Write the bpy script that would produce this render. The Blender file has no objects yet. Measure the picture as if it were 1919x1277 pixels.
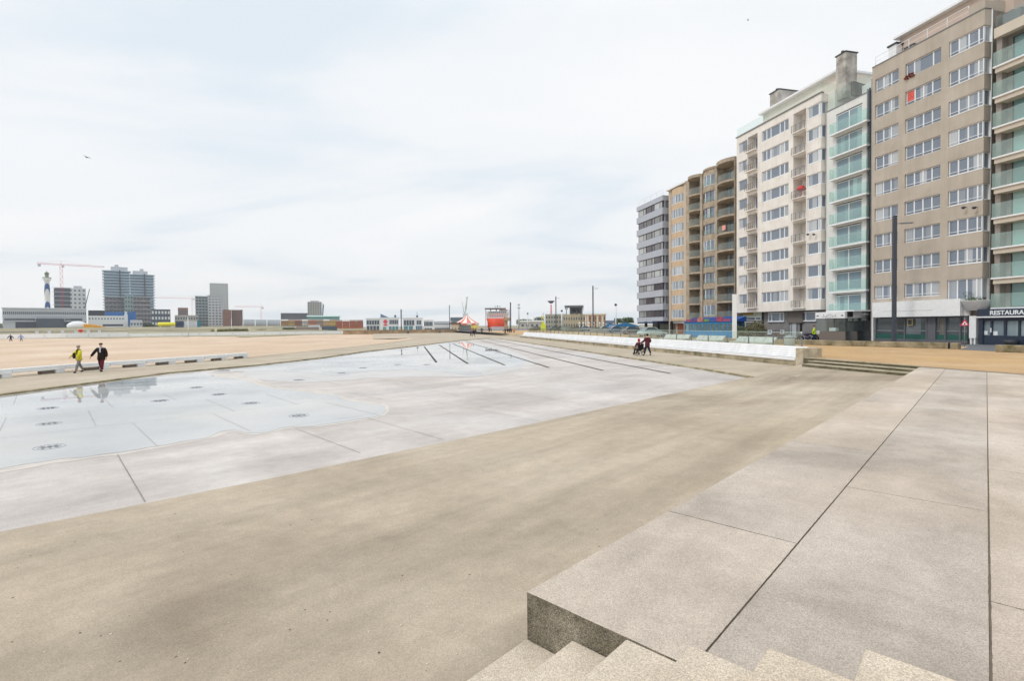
import bpy, bmesh, math, random
from mathutils import Vector, Matrix
random.seed(7)
sc = bpy.context.scene
# ---------------- camera ----------------
FPX = 963.0; IW, IH = 1919.0, 1277.0
EYE = 1.9; PITCH = math.radians(1.15); ROLL = math.radians(-0.5); SHY = -0.0048
cd = bpy.data.cameras.new('camera'); cam = bpy.data.objects.new('camera', cd)
sc.collection.objects.link(cam); sc.camera = cam
cd.sensor_width = 36.0; cd.lens = 36.0*FPX/IW; cd.shift_y = SHY
cd.clip_start = 0.05; cd.clip_end = 9000
CM = Matrix.Rotation(math.pi/2-PITCH, 4, 'X') @ Matrix.Rotation(ROLL, 4, 'Z')
CM.translation = (0, 0, EYE); cam.matrix_world = CM
# ---------------- world: overcast sky ----------------
SUN_EL, SUN_AZ = math.radians(48), math.radians(-112)     # azimuth from +Y towards +X
w = bpy.data.worlds.new('World'); sc.world = w; w.use_nodes = True
nt = w.node_tree; N = nt.nodes; L = nt.links
for n in list(N): N.remove(n)
def nd(t, **k):
    n = N.new(t)
    for a, b in k.items(): setattr(n, a, b)
    return n
out = nd('ShaderNodeOutputWorld'); bg = nd('ShaderNodeBackground'); L.new(bg.outputs[0], out.inputs[0])
bg.inputs[1].default_value = 0.1
sky = nd('ShaderNodeTexSky', sky_type='NISHITA', sun_disc=False)
sky.sun_elevation = SUN_EL; sky.sun_rotation = SUN_AZ; sky.air_density = 1.0; sky.dust_density = 1.5
tc = nd('ShaderNodeTexCoord'); sep = nd('ShaderNodeSeparateXYZ'); L.new(tc.outputs['Generated'], sep.inputs[0])
ab = nd('ShaderNodeMath', operation='ABSOLUTE'); L.new(sep.outputs[2], ab.inputs[0])
ad = nd('ShaderNodeMath', operation='ADD'); L.new(ab.outputs[0], ad.inputs[0]); ad.inputs[1].default_value = 0.16
dx = nd('ShaderNodeMath', operation='DIVIDE'); L.new(sep.outputs[0], dx.inputs[0]); L.new(ad.outputs[0], dx.inputs[1])
dy = nd('ShaderNodeMath', operation='DIVIDE'); L.new(sep.outputs[1], dy.inputs[0]); L.new(ad.outputs[0], dy.inputs[1])
cb = nd('ShaderNodeCombineXYZ'); L.new(dx.outputs[0], cb.inputs[0]); L.new(dy.outputs[0], cb.inputs[1])
n1 = nd('ShaderNodeTexNoise'); n1.inputs['Scale'].default_value = 0.55; n1.inputs['Detail'].default_value = 5; n1.inputs['Roughness'].default_value = .5; n1.inputs['Distortion'].default_value = .5
mp = nd('ShaderNodeMapping'); mp.inputs['Location'].default_value = (3.1, 1.7, 0); mp.inputs['Rotation'].default_value=(0,0,.5); mp.inputs['Scale'].default_value = (1.0, 1.5, 1)
L.new(cb.outputs[0], mp.inputs[0]); L.new(mp.outputs[0], n1.inputs[0])
cr = nd('ShaderNodeValToRGB'); L.new(n1.outputs[0], cr.inputs[0])
e = cr.color_ramp.elements
e[0].position = .36; e[0].color = (.755, .835, .905, 1); e[1].position = .60; e[1].color = (.955, .965, .975, 1)
e2_ = e.new(.48); e2_.color = (.90, .93, .955, 1)
# CIE-like overcast: brighter towards the zenith
zr = nd('ShaderNodeMapRange'); L.new(sep.outputs[2], zr.inputs[0])
zr.inputs[1].default_value = .5; zr.inputs[2].default_value = 1.0; zr.inputs[3].default_value = 10.5; zr.inputs[4].default_value = 15.0
ml = nd('ShaderNodeVectorMath', operation='SCALE'); L.new(cr.outputs[0], ml.inputs[0]); L.new(zr.outputs[0], ml.inputs['Scale'])
mx = nd('ShaderNodeMixRGB'); mx.inputs[0].default_value = 0.96
L.new(sky.outputs[0], mx.inputs[1]); L.new(ml.outputs[0], mx.inputs[2]); L.new(mx.outputs[0], bg.inputs[0])
# ---------------- sun behind cloud ----------------
sd = bpy.data.lights.new('sun', 'SUN'); sun = bpy.data.objects.new('sun', sd); sc.collection.objects.link(sun)
sd.energy = 1.35; sd.angle = math.radians(14); sd.color = (1, .95, .88)
dv = Vector((math.sin(SUN_AZ)*math.cos(SUN_EL), math.cos(SUN_AZ)*math.cos(SUN_EL), math.sin(SUN_EL)))
sun.rotation_euler = (-dv).to_track_quat('-Z', 'Y').to_euler()
sc.view_settings.view_transform = 'Standard'; sc.view_settings.look = 'None'
sc.view_settings.exposure = 0.0; sc.view_settings.gamma = 1
# ---------------- helpers ----------------
def ray(x, y):
    v = Vector(((x-IW/2)/FPX, (IH/2-y)/FPX + SHY*IW/FPX, -1.0))
    return (CM.to_3x3() @ v).normalized()
CO = Vector((0, 0, EYE))
def G(x, y, z=0.0):
    r = ray(x, y); t = (z-EYE)/r.z; return CO + r*t
def AT(x, y, D):
    r = ray(x, y); return CO + r*(D/r.y)
def srgb(r, g, b):
    f = lambda c: (c/255/12.92) if c/255 <= .04045 else ((c/255+.055)/1.055)**2.4
    return (f(r), f(g), f(b), 1)
MATS = {}
def mat(name, col, rough=.8, spec=.3, metal=0, var=.0, scale=1.0, bump=0.0, bscale=30., stain=None, emis=None, detail=4, coord='Object', drip=0):
    if name in MATS: return MATS[name]
    m = bpy.data.materials.new(name); m.use_nodes = True; t = m.node_tree; b = t.nodes['Principled BSDF']
    b.inputs['Base Color'].default_value = col; b.inputs['Roughness'].default_value = rough
    b.inputs['Specular IOR Level'].default_value = spec; b.inputs['Metallic'].default_value = metal
    tcn = t.nodes.new('ShaderNodeTexCoord')
    if var > 0:
        nz = t.nodes.new('ShaderNodeTexNoise'); nz.inputs['Scale'].default_value = scale; nz.inputs['Detail'].default_value = detail
        t.links.new(tcn.outputs[coord], nz.inputs[0])
        r = t.nodes.new('ShaderNodeValToRGB'); t.links.new(nz.outputs[0], r.inputs[0])
        lo = [c*(1-var) for c in col[:3]]; hi = [min(1, c*(1+var)) for c in col[:3]]
        if stain: lo = list(stain[:3])
        r.color_ramp.elements[0].position = .3; r.color_ramp.elements[1].position = .7
        r.color_ramp.elements[0].color = (*lo, 1); r.color_ramp.elements[1].color = (*hi, 1)
        t.links.new(r.outputs[0], b.inputs['Base Color'])
    if drip > 0:      # rain streaks: noise stretched down the wall
        src = b.inputs['Base Color'].links[0].from_socket if b.inputs['Base Color'].links else None
        mq = t.nodes.new('ShaderNodeMapping'); mq.inputs['Scale'].default_value = (1.6, 1.6, .12); t.links.new(tcn.outputs['Object'], mq.inputs[0])
        dn_ = t.nodes.new('ShaderNodeTexNoise'); dn_.inputs['Scale'].default_value = 1.4; dn_.inputs['Detail'].default_value = 7; dn_.inputs['Roughness'].default_value = .65; t.links.new(mq.outputs[0], dn_.inputs[0])
        dm_ = t.nodes.new('ShaderNodeMapRange'); dm_.inputs[1].default_value = .35; dm_.inputs[2].default_value = .65; dm_.inputs[3].default_value = 1-drip; dm_.inputs[4].default_value = 1+drip*.3; t.links.new(dn_.outputs[0], dm_.inputs[0])
        ds = t.nodes.new('ShaderNodeVectorMath'); ds.operation = 'SCALE'
        if src: t.links.new(src, ds.inputs[0])
        else: ds.inputs[0].default_value = col[:3]
        t.links.new(dm_.outputs[0], ds.inputs['Scale']); t.links.new(ds.outputs[0], b.inputs['Base Color'])
    if bump > 0:
        nb = t.nodes.new('ShaderNodeTexNoise'); nb.inputs['Scale'].default_value = bscale; nb.inputs['Detail'].default_value = 3
        t.links.new(tcn.outputs[coord], nb.inputs[0])
        bp = t.nodes.new('ShaderNodeBump'); bp.inputs['Strength'].default_value = bump; bp.inputs['Distance'].default_value = .01
        t.links.new(nb.outputs[0], bp.inputs['Height']); t.links.new(bp.outputs[0], b.inputs['Normal'])
    if emis:
        b.inputs['Emission Color'].default_value = emis; b.inputs['Emission Strength'].default_value = 1
    MATS[name] = m; return m
def concrete(name, base, dark, light, patch=.35, speck=.25, rough=.85, stretch=(1, 1, 1), rot=0, sp_scale=160, warm=None, warm_amt=.0, pit=.25, streak=0.0, wet=0, scuff=None, bdist=.006, bsc=.6):
    """cast concrete: broad tonal patches, fine streaks, exposed aggregate specks"""
    if name in MATS: return MATS[name]
    m = bpy.data.materials.new(name); m.use_nodes = True; t = m.node_tree; b = t.nodes['Principled BSDF']
    K = t.links.new; new = t.nodes.new
    tcn = new('ShaderNodeTexCoord')
    mpn = new('ShaderNodeMapping'); mpn.inputs['Scale'].default_value = stretch; mpn.inputs['Rotation'].default_value = (0, 0, rot)
    K(tcn.outputs['Object'], mpn.inputs[0])
    a = new('ShaderNodeTexNoise'); a.inputs['Scale'].default_value = patch; a.inputs['Detail'].default_value = 8; a.inputs['Roughness'].default_value = .6; a.inputs['Distortion'].default_value = .6
    K(mpn.outputs[0], a.inputs[0])
    r = new('ShaderNodeValToRGB'); K(a.outputs[0], r.inputs[0])
    e = r.color_ramp.elements; e[0].position = .34; e[0].color = dark; e[1].position = .66; e[1].color = light
    x = e.new(.5); x.color = base
    last = r.outputs[0]
    if warm is not None:
        wn = new('ShaderNodeTexNoise'); wn.inputs['Scale'].default_value = patch*.6; wn.inputs['Detail'].default_value = 4
        m2 = new('ShaderNodeMapping'); m2.inputs['Location'].default_value = (17, 5, 3); m2.inputs['Scale'].default_value = stretch; m2.inputs['Rotation'].default_value = (0, 0, rot)
        K(tcn.outputs['Object'], m2.inputs[0]); K(m2.outputs[0], wn.inputs[0])
        mr = new('ShaderNodeMapRange'); mr.inputs[1].default_value = .48; mr.inputs[2].default_value = .72; mr.inputs[4].default_value = warm_amt
        K(wn.outputs[0], mr.inputs[0]); mm = new('ShaderNodeMixRGB'); K(mr.outputs[0], mm.inputs[0]); K(last, mm.inputs[1]); mm.inputs[2].default_value = warm; last = mm.outputs[0]
    if streak > 0:
        m3 = new('ShaderNodeMapping'); m3.vector_type = 'TEXTURE'; m3.inputs['Rotation'].default_value = (0, 0, math.radians(47.3)); m3.inputs['Scale'].default_value = (9, 1, 1)
        s3 = new('ShaderNodeTexNoise'); s3.inputs['Scale'].default_value = 1.1; s3.inputs['Detail'].default_value = 7; s3.inputs['Roughness'].default_value = .62
        K(tcn.outputs['Object'], m3.inputs[0]); K(m3.outputs[0], s3.inputs[0])
        q3 = new('ShaderNodeMapRange'); q3.inputs[1].default_value = .35; q3.inputs[2].default_value = .68; q3.inputs[3].default_value = 1-streak; q3.inputs[4].default_value = 1+streak*.55; K(s3.outputs[0], q3.inputs[0])
        u3 = new('ShaderNodeVectorMath'); u3.operation = 'SCALE'; K(last, u3.inputs[0]); K(q3.outputs[0], u3.inputs['Scale']); last = u3.outputs[0]
    if scuff:      # pale dried scuffs and spills with ragged edges
        m4 = new('ShaderNodeMapping'); m4.vector_type = 'TEXTURE'; m4.inputs['Rotation'].default_value = (0, 0, math.radians(40)); m4.inputs['Scale'].default_value = (2.2, 1, 1); K(tcn.outputs['Object'], m4.inputs[0])
        s4 = new('ShaderNodeTexNoise'); s4.inputs['Scale'].default_value = .9; s4.inputs['Detail'].default_value = 10; s4.inputs['Roughness'].default_value = .7; K(m4.outputs[0], s4.inputs[0])
        q4 = new('ShaderNodeMapRange'); q4.inputs[1].default_value = .60; q4.inputs[2].default_value = .70; q4.inputs[4].default_value = .6; K(s4.outputs[0], q4.inputs[0])
        u4 = new('ShaderNodeMixRGB'); K(q4.outputs[0], u4.inputs[0]); K(last, u4.inputs[1]); u4.inputs[2].default_value = scuff; last = u4.outputs[0]
    if wet:        # damp film: glossier in patches
        s5 = new('ShaderNodeTexNoise'); s5.inputs['Scale'].default_value = .13; s5.inputs['Detail'].default_value = 6; K(tcn.outputs['Object'], s5.inputs[0])
        q5 = new('ShaderNodeMapRange'); q5.inputs[1].default_value = .42; q5.inputs[2].default_value = .62; q5.inputs[3].default_value = rough; q5.inputs[4].default_value = wet; K(s5.outputs[0], q5.inputs[0]); K(q5.outputs[0], b.inputs['Roughness'])
    # medium mottling
    md = new('ShaderNodeTexNoise'); md.inputs['Scale'].default_value = 3.2; md.inputs['Detail'].default_value = 9; md.inputs['Roughness'].default_value = .7
    K(tcn.outputs['Object'], md.inputs[0])
    mr2 = new('ShaderNodeMapRange'); mr2.inputs[1].default_value = .3; mr2.inputs[2].default_value = .7; mr2.inputs[3].default_value = .90; mr2.inputs[4].default_value = 1.08
    K(md.outputs[0], mr2.inputs[0])
    v = new('ShaderNodeVectorMath'); v.operation = 'SCALE'; K(last, v.inputs[0]); K(mr2.outputs[0], v.inputs['Scale']); last = v.outputs[0]
    # aggregate specks
    sp = new('ShaderNodeTexVoronoi'); sp.inputs['Scale'].default_value = sp_scale; K(tcn.outputs['Object'], sp.inputs[0])
    sr = new('ShaderNodeSeparateColor'); K(sp.outputs['Color'], sr.inputs[0])
    mr3 = new('ShaderNodeMapRange'); mr3.inputs[3].default_value = 1-speck; mr3.inputs[4].default_value = 1+speck*.8; K(sr.outputs[0], mr3.inputs[0])
    v2 = new('ShaderNodeVectorMath'); v2.operation = 'SCALE'; K(last, v2.inputs[0]); K(mr3.outputs[0], v2.inputs['Scale'])
    K(v2.outputs[0], b.inputs['Base Color'])
    b.inputs['Roughness'].default_value = rough; b.inputs['Specular IOR Level'].default_value = .4 if wet else .25
    bn = new('ShaderNodeTexNoise'); bn.inputs['Scale'].default_value = sp_scale*bsc; bn.inputs['Detail'].default_value = 4; K(tcn.outputs['Object'], bn.inputs[0])
    bp = new('ShaderNodeBump'); bp.inputs['Strength'].default_value = pit; bp.inputs['Distance'].default_value = bdist
    K(bn.outputs[0], bp.inputs['Height']); K(bp.outputs[0], b.inputs['Normal'])
    MATS[name] = m; return m
def glass_mat(name, dark, light, lw=.62, p=.45, rough=.04, spec=.6, fh=2.6):
    """window glass seen from outside in daylight: dark room or pale curtain behind, mirror-like skin"""
    if name in MATS: return MATS[name]
    m = bpy.data.materials.new(name); m.use_nodes = True; t = m.node_tree; b = t.nodes['Principled BSDF']
    K = t.links.new; new = t.nodes.new
    tcn = new('ShaderNodeTexCoord'); oi = new('ShaderNodeObjectInfo')
    sp = new('ShaderNodeSeparateXYZ'); K(tcn.outputs['Object'], sp.inputs[0])
    dv_ = new('ShaderNodeMath'); dv_.operation = 'DIVIDE'; K(sp.outputs[0], dv_.inputs[0]); dv_.inputs[1].default_value = lw
    fl = new('ShaderNodeMath'); fl.operation = 'FLOOR'; K(dv_.outputs[0], fl.inputs[0])
    mu = new('ShaderNodeMath'); mu.operation = 'MULTIPLY'; K(oi.outputs['Random'], mu.inputs[0]); mu.inputs[1].default_value = 97
    add = new('ShaderNodeMath'); K(fl.outputs[0], add.inputs[0]); K(mu.outputs[0], add.inputs[1])
    wn = new('ShaderNodeTexWhiteNoise'); wn.noise_dimensions = '1D'; K(add.outputs[0], wn.inputs['W'])
    mr = new('ShaderNodeMapRange'); mr.inputs[1].default_value = 1-p; mr.inputs[2].default_value = 1.0; K(wn.outputs[0], mr.inputs[0])
    wv = new('ShaderNodeTexWave'); wv.inputs['Scale'].default_value = 5; wv.inputs['Distortion'].default_value = 1.5; K(tcn.outputs['Object'], wv.inputs[0])
    mr2 = new('ShaderNodeMapRange'); mr2.inputs[3].default_value = .7; mr2.inputs[4].default_value = 1; K(wv.outputs[0], mr2.inputs[0])
    lc = new('ShaderNodeVectorMath'); lc.operation = 'SCALE'; lc.inputs[0].default_value = light[:3]; K(mr2.outputs[0], lc.inputs['Scale'])
    mm = new('ShaderNodeMixRGB'); K(mr.outputs[0], mm.inputs[0]); mm.inputs[1].default_value = dark; K(lc.outputs[0], mm.inputs[2])
    K(mm.outputs[0], b.inputs['Base Color']); b.inputs['Roughness'].default_value = rough; b.inputs['Specular IOR Level'].default_value = spec
    MATS[name] = m; return m
def tint_glass(name, col, opac=.25):
    if name in MATS: return MATS[name]
    m = bpy.data.materials.new(name); m.use_nodes = True; t = m.node_tree; K = t.links.new; new = t.nodes.new
    for n in list(t.nodes): t.nodes.remove(n)
    o = new('ShaderNodeOutputMaterial'); tr = new('ShaderNodeBsdfTransparent'); tr.inputs[0].default_value = col
    df = new('ShaderNodeBsdfDiffuse'); df.inputs[0].default_value = (.73,.85,.83,1) if opac > .1 else (.7,.78,.76,1)
    gl = new('ShaderNodeBsdfGlossy'); gl.inputs['Roughness'].default_value = .03
    m1 = new('ShaderNodeMixShader'); m1.inputs[0].default_value = opac; K(tr.outputs[0], m1.inputs[1]); K(df.outputs[0], m1.inputs[2])
    lwn = new('ShaderNodeLayerWeight'); pw = new('ShaderNodeMath'); pw.operation = 'POWER'; K(lwn.outputs['Facing'], pw.inputs[0]); pw.inputs[1].default_value = 4.0
    fr = new('ShaderNodeMapRange'); K(pw.outputs[0], fr.inputs[0]); fr.inputs[3].default_value = .03; fr.inputs[4].default_value = .6
    m2 = new('ShaderNodeMixShader'); K(fr.outputs[0], m2.inputs[0]); K(m1.outputs[0], m2.inputs[1]); K(gl.outputs[0], m2.inputs[2]); K(m2.outputs[0], o.inputs[0])
    MATS[name] = m; return m
def tag(o, label=None, cat=None, group=None, kind=None):
    if label: o['label'] = label
    if cat: o['category'] = cat
    if group: o['group'] = group
    if kind: o['kind'] = kind
    return o
def empty(name, loc, rz=0, label=None, cat=None, group=None):
    o = bpy.data.objects.new(name, None); sc.collection.objects.link(o); o.empty_display_size = .2
    o.location = loc; o.rotation_euler = (0, 0, rz); return tag(o, label, cat, group)
def place(name, me, parent=None, loc=(0, 0, 0), rz=0):
    o = bpy.data.objects.new(name, me); sc.collection.objects.link(o); o.parent = parent; o.location = loc; o.rotation_euler = (0, 0, rz); return o
def copy_tree(o, parent=None):
    c = o.copy(); sc.collection.objects.link(c); c.parent = parent
    for ch in list(o.children): copy_tree(ch, c)
    return c
class MB:
    def __init__(s, ox=0, oy=0, oz=0): s.v = []; s.f = []; s.m = []; s.o = (ox, oy, oz); s.sm = []
    def add(s, vs, fs, m=0, smooth=False):
        b = len(s.v); s.v += [(x-s.o[0], y-s.o[1], z-s.o[2]) for x, y, z in vs]
        for f in fs: s.f.append([b+i for i in f]); s.m.append(m); s.sm.append(smooth)
        return s
    def box(s, x0, x1, y0, y1, z0, z1, m=0):
        if x0 > x1: x0, x1 = x1, x0
        if y0 > y1: y0, y1 = y1, y0
        if z0 > z1: z0, z1 = z1, z0
        return s.add([(x0,y0,z0),(x1,y0,z0),(x1,y1,z0),(x0,y1,z0),(x0,y0,z1),(x1,y0,z1),(x1,y1,z1),(x0,y1,z1)],
                     [(0,3,2,1),(4,5,6,7),(0,1,5,4),(1,2,6,5),(2,3,7,6),(3,0,4,7)], m)
    def prism(s, pts, z0, z1, m=0):      # pts CCW; z0/z1 number or list
        n = len(pts); a = z0 if hasattr(z0, '__len__') else [z0]*n; b = z1 if hasattr(z1, '__len__') else [z1]*n
        vs = [(p[0], p[1], a[i]) for i, p in enumerate(pts)]+[(p[0], p[1], b[i]) for i, p in enumerate(pts)]
        fs = [tuple(range(n-1, -1, -1)), tuple(range(n, 2*n))]+[(i, (i+1) % n, n+(i+1) % n, n+i) for i in range(n)]
        return s.add(vs, fs, m)
    def bar(s, a, b, r=.02, n=6, r2=None, m=0, smooth=True):
        a = Vector(a); b = Vector(b); d = (b-a); 
        if d.length < 1e-6: return s
        d.normalize(); u = d.orthogonal().normalized(); w_ = d.cross(u); r2 = r if r2 is None else r2
        vs = []
        for c, rr in ((a, r), (b, r2)):
            for i in range(n):
                t = 2*math.pi*i/n; vs.append(tuple(c+u*math.cos(t)*rr+w_*math.sin(t)*rr))
        fs = [(i, (i+1) % n, n+(i+1) % n, n+i) for i in range(n)]
        s.add(vs, fs, m, smooth); s.add(vs[:n], [tuple(range(n-1, -1, -1))], m); s.add(vs[n:], [tuple(range(n))], m); return s
    def tube(s, pts, r=.02, n=6, m=0):
        for i in range(len(pts)-1): s.bar(pts[i], pts[i+1], r, n, m=m)
        return s
    def lathe(s, prof, c=(0, 0, 0), n=20, m=0, smooth=True, axis='Z'):
        vs = []
        for r, z in prof:
            for i in range(n):
                t = 2*math.pi*i/n; p = (r*math.cos(t), r*math.sin(t), z)
                if axis == 'Y': p = (p[0], p[2], p[1])
                if axis == 'X': p = (p[2], p[0], p[1])
                vs.append((c[0]+p[0], c[1]+p[1], c[2]+p[2]))
        fs = []
        for k in range(len(prof)-1):
            for i in range(n): fs.append((k*n+i, k*n+(i+1) % n, (k+1)*n+(i+1) % n, (k+1)*n+i))
        fs.append(tuple(range(n-1, -1, -1))); fs.append(tuple((len(prof)-1)*n+i for i in range(n)))
        return s.add(vs, fs, m, smooth)
    def torus(s, c, R, r, axis='X', n=20, k=6, m=0):
        vs = []; 
        for i in range(n):
            t = 2*math.pi*i/n
            for j in range(k):
                u = 2*math.pi*j/k; q = R+r*math.cos(u); a, b, h = q*math.cos(t), q*math.sin(t), r*math.sin(u)
                p = {'X': (h, a, b), 'Y': (a, h, b), 'Z': (a, b, h)}[axis]
                vs.append((c[0]+p[0], c[1]+p[1], c[2]+p[2]))
        fs = [(i*k+j, ((i+1) % n)*k+j, ((i+1) % n)*k+(j+1) % k, i*k+(j+1) % k) for i in range(n) for j in range(k)]
        return s.add(vs, fs, m, True)
    def ball(s, c, rx, ry=None, rz=None, n=12, m=0):
        ry = rx if ry is None else ry; rz = rx if rz is None else rz; vs = []; h = n//2
        for i in range(h+1):
            a = math.pi*i/h-math.pi/2
            for j in range(n):
                t = 2*math.pi*j/n; vs.append((c[0]+rx*math.cos(a)*math.cos(t), c[1]+ry*math.cos(a)*math.sin(t), c[2]+rz*math.sin(a)))
        fs = [(i*n+j, i*n+(j+1) % n, (i+1)*n+(j+1) % n, (i+1)*n+j) for i in range(h) for j in range(n)]
        return s.add(vs, fs, m, True)
    def mesh(s, name, mats):
        me = bpy.data.meshes.new(name); me.from_pydata(s.v, [], s.f); mats = mats if isinstance(mats, (list, tuple)) else [mats]
        for q in mats: me.materials.append(q)
        me.polygons.foreach_set('material_index', s.m); me.polygons.foreach_set('use_smooth', s.sm)
        me.validate(); me.update()
        bm = bmesh.new(); bm.from_mesh(me); bmesh.ops.remove_doubles(bm, verts=bm.verts, dist=1e-5); bmesh.ops.recalc_face_normals(bm, faces=bm.faces); bm.to_mesh(me); bm.free()
        return me
    def build(s, name, mats, parent=None, loc=(0, 0, 0), rz=0): return place(name, s.mesh(name, mats), parent, loc, rz)
def sheet(name, pts, mats, kind='structure', thick=0.0, m=None):
    """flat or gently warped ground sheet from an outline of world points"""
    from mathutils.geometry import tessellate_polygon
    tri = tessellate_polygon([[Vector((p[0], p[1], 0)) for p in pts]])
    me = bpy.data.meshes.new(name); me.from_pydata([tuple(p) for p in pts], [], [tuple(t) for t in tri])
    for q in (mats if isinstance(mats, (list, tuple)) else [mats]): me.materials.append(q)
    bm = bmesh.new(); bm.from_mesh(me); bmesh.ops.recalc_face_normals(bm, faces=bm.faces)
    if sum(f.normal.z for f in bm.faces) < 0: bmesh.ops.reverse_faces(bm, faces=bm.faces)
    bm.to_mesh(me); bm.free()
    o = place(name, me); 
    if kind: o['kind'] = kind
    return o
def bevel(o, w_=.01, seg=2):
    b = o.modifiers.new('bevel', 'BEVEL'); b.width = w_; b.segments = seg; b.limit_method = 'ANGLE'; return o
# common materials
M_white = mat('white_paint', srgb(226, 228, 230), .5, .4, var=.05, scale=3)
M_whiteframe = mat('white_frame', srgb(228, 231, 235), .4, .4)
M_dark = mat('dark_metal', srgb(52, 55, 60), .5, .4)
M_black = mat('black_rubber', srgb(28, 28, 30), .8, .2)
M_grey = mat('grey_metal', srgb(120, 124, 128), .5, .4)
M_asph = mat('asphalt', srgb(112, 114, 118), .9, .2, var=.15, scale=.6, bump=.3, bscale=60)
M_glass = glass_mat('window_glass', srgb(118, 129, 144), srgb(200, 205, 210))
M_bal = tint_glass('green_glass', srgb(240, 250, 248), .12)
M_screen = tint_glass('clear_glass', srgb(247, 252, 250), .03)
# ================= GROUND =================
ZR, ZP, ZW = -.47, -.70, -.62      # ramp at the deck edge, pool floor, left walkway
A = Vector((math.sin(math.radians(42.7)), math.cos(math.radians(42.7)), 0)); B = Vector((A.y, -A.x, 0))
C0 = G(987, 1110, 0)
CN = dict(
 deck=concrete('deck_concrete', srgb(196,183,169), srgb(179,167,154), srgb(208,196,183), patch=.5, speck=.27, sp_scale=170, pit=.7, streak=.10, warm=srgb(198,176,155), warm_amt=.5),
 deck2=concrete('deck_concrete_grey', srgb(189,177,165), srgb(170,159,148), srgb(201,190,178), patch=.5, speck=.27, sp_scale=170, pit=.7, streak=.10, warm=srgb(188,170,150), warm_amt=.5),
 deck3=concrete('deck_concrete_warm', srgb(193,179,164), srgb(176,163,148), srgb(205,192,177), patch=.5, speck=.27, sp_scale=170, pit=.7, streak=.10, warm=srgb(188,170,150), warm_amt=.5),
 ramp=concrete('ramp_concrete', srgb(181,167,148), srgb(157,143,125), srgb(196,183,164), patch=.16, speck=.17, sp_scale=120, warm=srgb(192,175,149), warm_amt=.5, pit=.4, streak=.18, scuff=srgb(196,184,163)),
 pool=concrete('pool_concrete', srgb(196,188,182), srgb(182,174,168), srgb(208,201,195), patch=.3, speck=.16, sp_scale=130, pit=.3, streak=.12, wet=.3),
 walk=concrete('walk_concrete', srgb(180,167,148), srgb(168,156,138), srgb(190,178,160), patch=.3, speck=.06, pit=.1),
 kerb=concrete('kerb_concrete', srgb(150,140,112), srgb(104,98,72), srgb(176,166,140), patch=1.2, speck=.2, pit=.5),
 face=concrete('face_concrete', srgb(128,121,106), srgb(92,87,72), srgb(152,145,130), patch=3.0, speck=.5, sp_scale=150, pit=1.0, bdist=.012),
 stone=concrete('stone_block', srgb(186,174,152), srgb(158,146,124), srgb(200,189,168), patch=1.6, speck=.15, pit=.4),
)
M_orange = concrete('orange_paving', srgb(190,158,118), srgb(178,146,108), srgb(198,168,130), patch=.25, speck=.12, sp_scale=40, warm=srgb(198,160,104), warm_amt=.7, pit=.15)
M_joint = mat('joint_filler', srgb(132,121,106), .9, .1, var=.2, scale=4)
M_sand = None
# far ground to the horizon
g = MB(); g.add([(-5000,-400,-1.35),(5000,-400,-1.35),(5000,7000,-1.35),(-5000,7000,-1.35)], [(0,1,2,3)])
tag(g.build('ground', mat('far_ground', srgb(150,146,128), .95, .1, var=.2, scale=.02)), kind='structure')
# ---- outlines (world points found once from the photograph) ----
pool_near = [G(-420,1097,ZP), G(0,998,ZP), G(280,943,ZP), G(500,899,ZP), G(950,805,ZP), G(1398,708.5,ZP)]
pool_right = [G(1310,691,ZP), G(1185,672.5,ZP), G(1060,653.7,ZP), G(975,641,ZP), G(925,634,ZP)]
pool_left = [G(862,639,ZP), G(775,650,ZP), G(675,661,ZP), G(600,672.5,ZP), G(480,686,ZP), G(312,701,ZP), G(187,717.5,ZP), G(0,742,ZP), G(-420,800,ZP)]
pool_pts = pool_near+pool_right+pool_left
joints = []
J = lambda *s: [joints.append((G(a,b,ZP), G(c,d,ZP))) for a,b,c,d in s]
J((220,853,272,942),(553,804,675,850),(688,784,830,825),(815,754,1010,790),(248,793,295,838),(400,777,470,810),(165,770,180,800),
  (610,755,710,779),(-15,840,12,783),(25,760,32,741),(195,748,212,765),(305,740,330,750),(385,749,440,772),(500,740,560,760),(650,735,720,750),
  (480,716,520,727),(560,706,640,722),(740,722,860,741),(870,757,1010,776),(930,733,1090,757))
# row lines run parallel to the deck edge
def rowline(x0,y0,x1,w_=.01):
    p = G(x0,y0,ZP); q = p; 
    for t in range(1,4000):
        q = p + A*(t*.1)
        v = cam.matrix_world.inverted() @ q
        if (v.x/-v.z)*FPX+IW/2 > x1: break
    joints.append((p,q))
rowline(0,823,1130); rowline(-30,783,1180); rowline(0,759,1000); rowline(-10,884,1260)
mb = MB()
def strip(mb, p, q, z, w_=.02, m=0):
    d = (q-p); d.z = 0; d.normalize(); n = Vector((-d.y, d.x, 0))*w_/2
    mb.add([(p.x-n.x,p.y-n.y,z),(q.x-n.x,q.y-n.y,z),(q.x+n.x,q.y+n.y,z),(p.x+n.x,p.y+n.y,z)], [(0,1,2,3)], m)
sheet('lower_floor', [Vector(v) for v in ((-70,-30,-.735),(14,-30,-.735),(14,2,-.735),(0,9,-.735),(-9,14,-.735),(-70,24,-.735))], CN['ramp'])
pool = sheet('pool_floor', pool_pts, CN['pool'])
pj = MB()
for i,(p,q) in enumerate(joints): strip(pj, p, q, ZP+.0105, .013 if i == 0 else (.010 if i < 20 else .006))
pj.build('joint', mat('pool_joint', srgb(140,134,126), .9, .1, var=.15, scale=2), pool)
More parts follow.
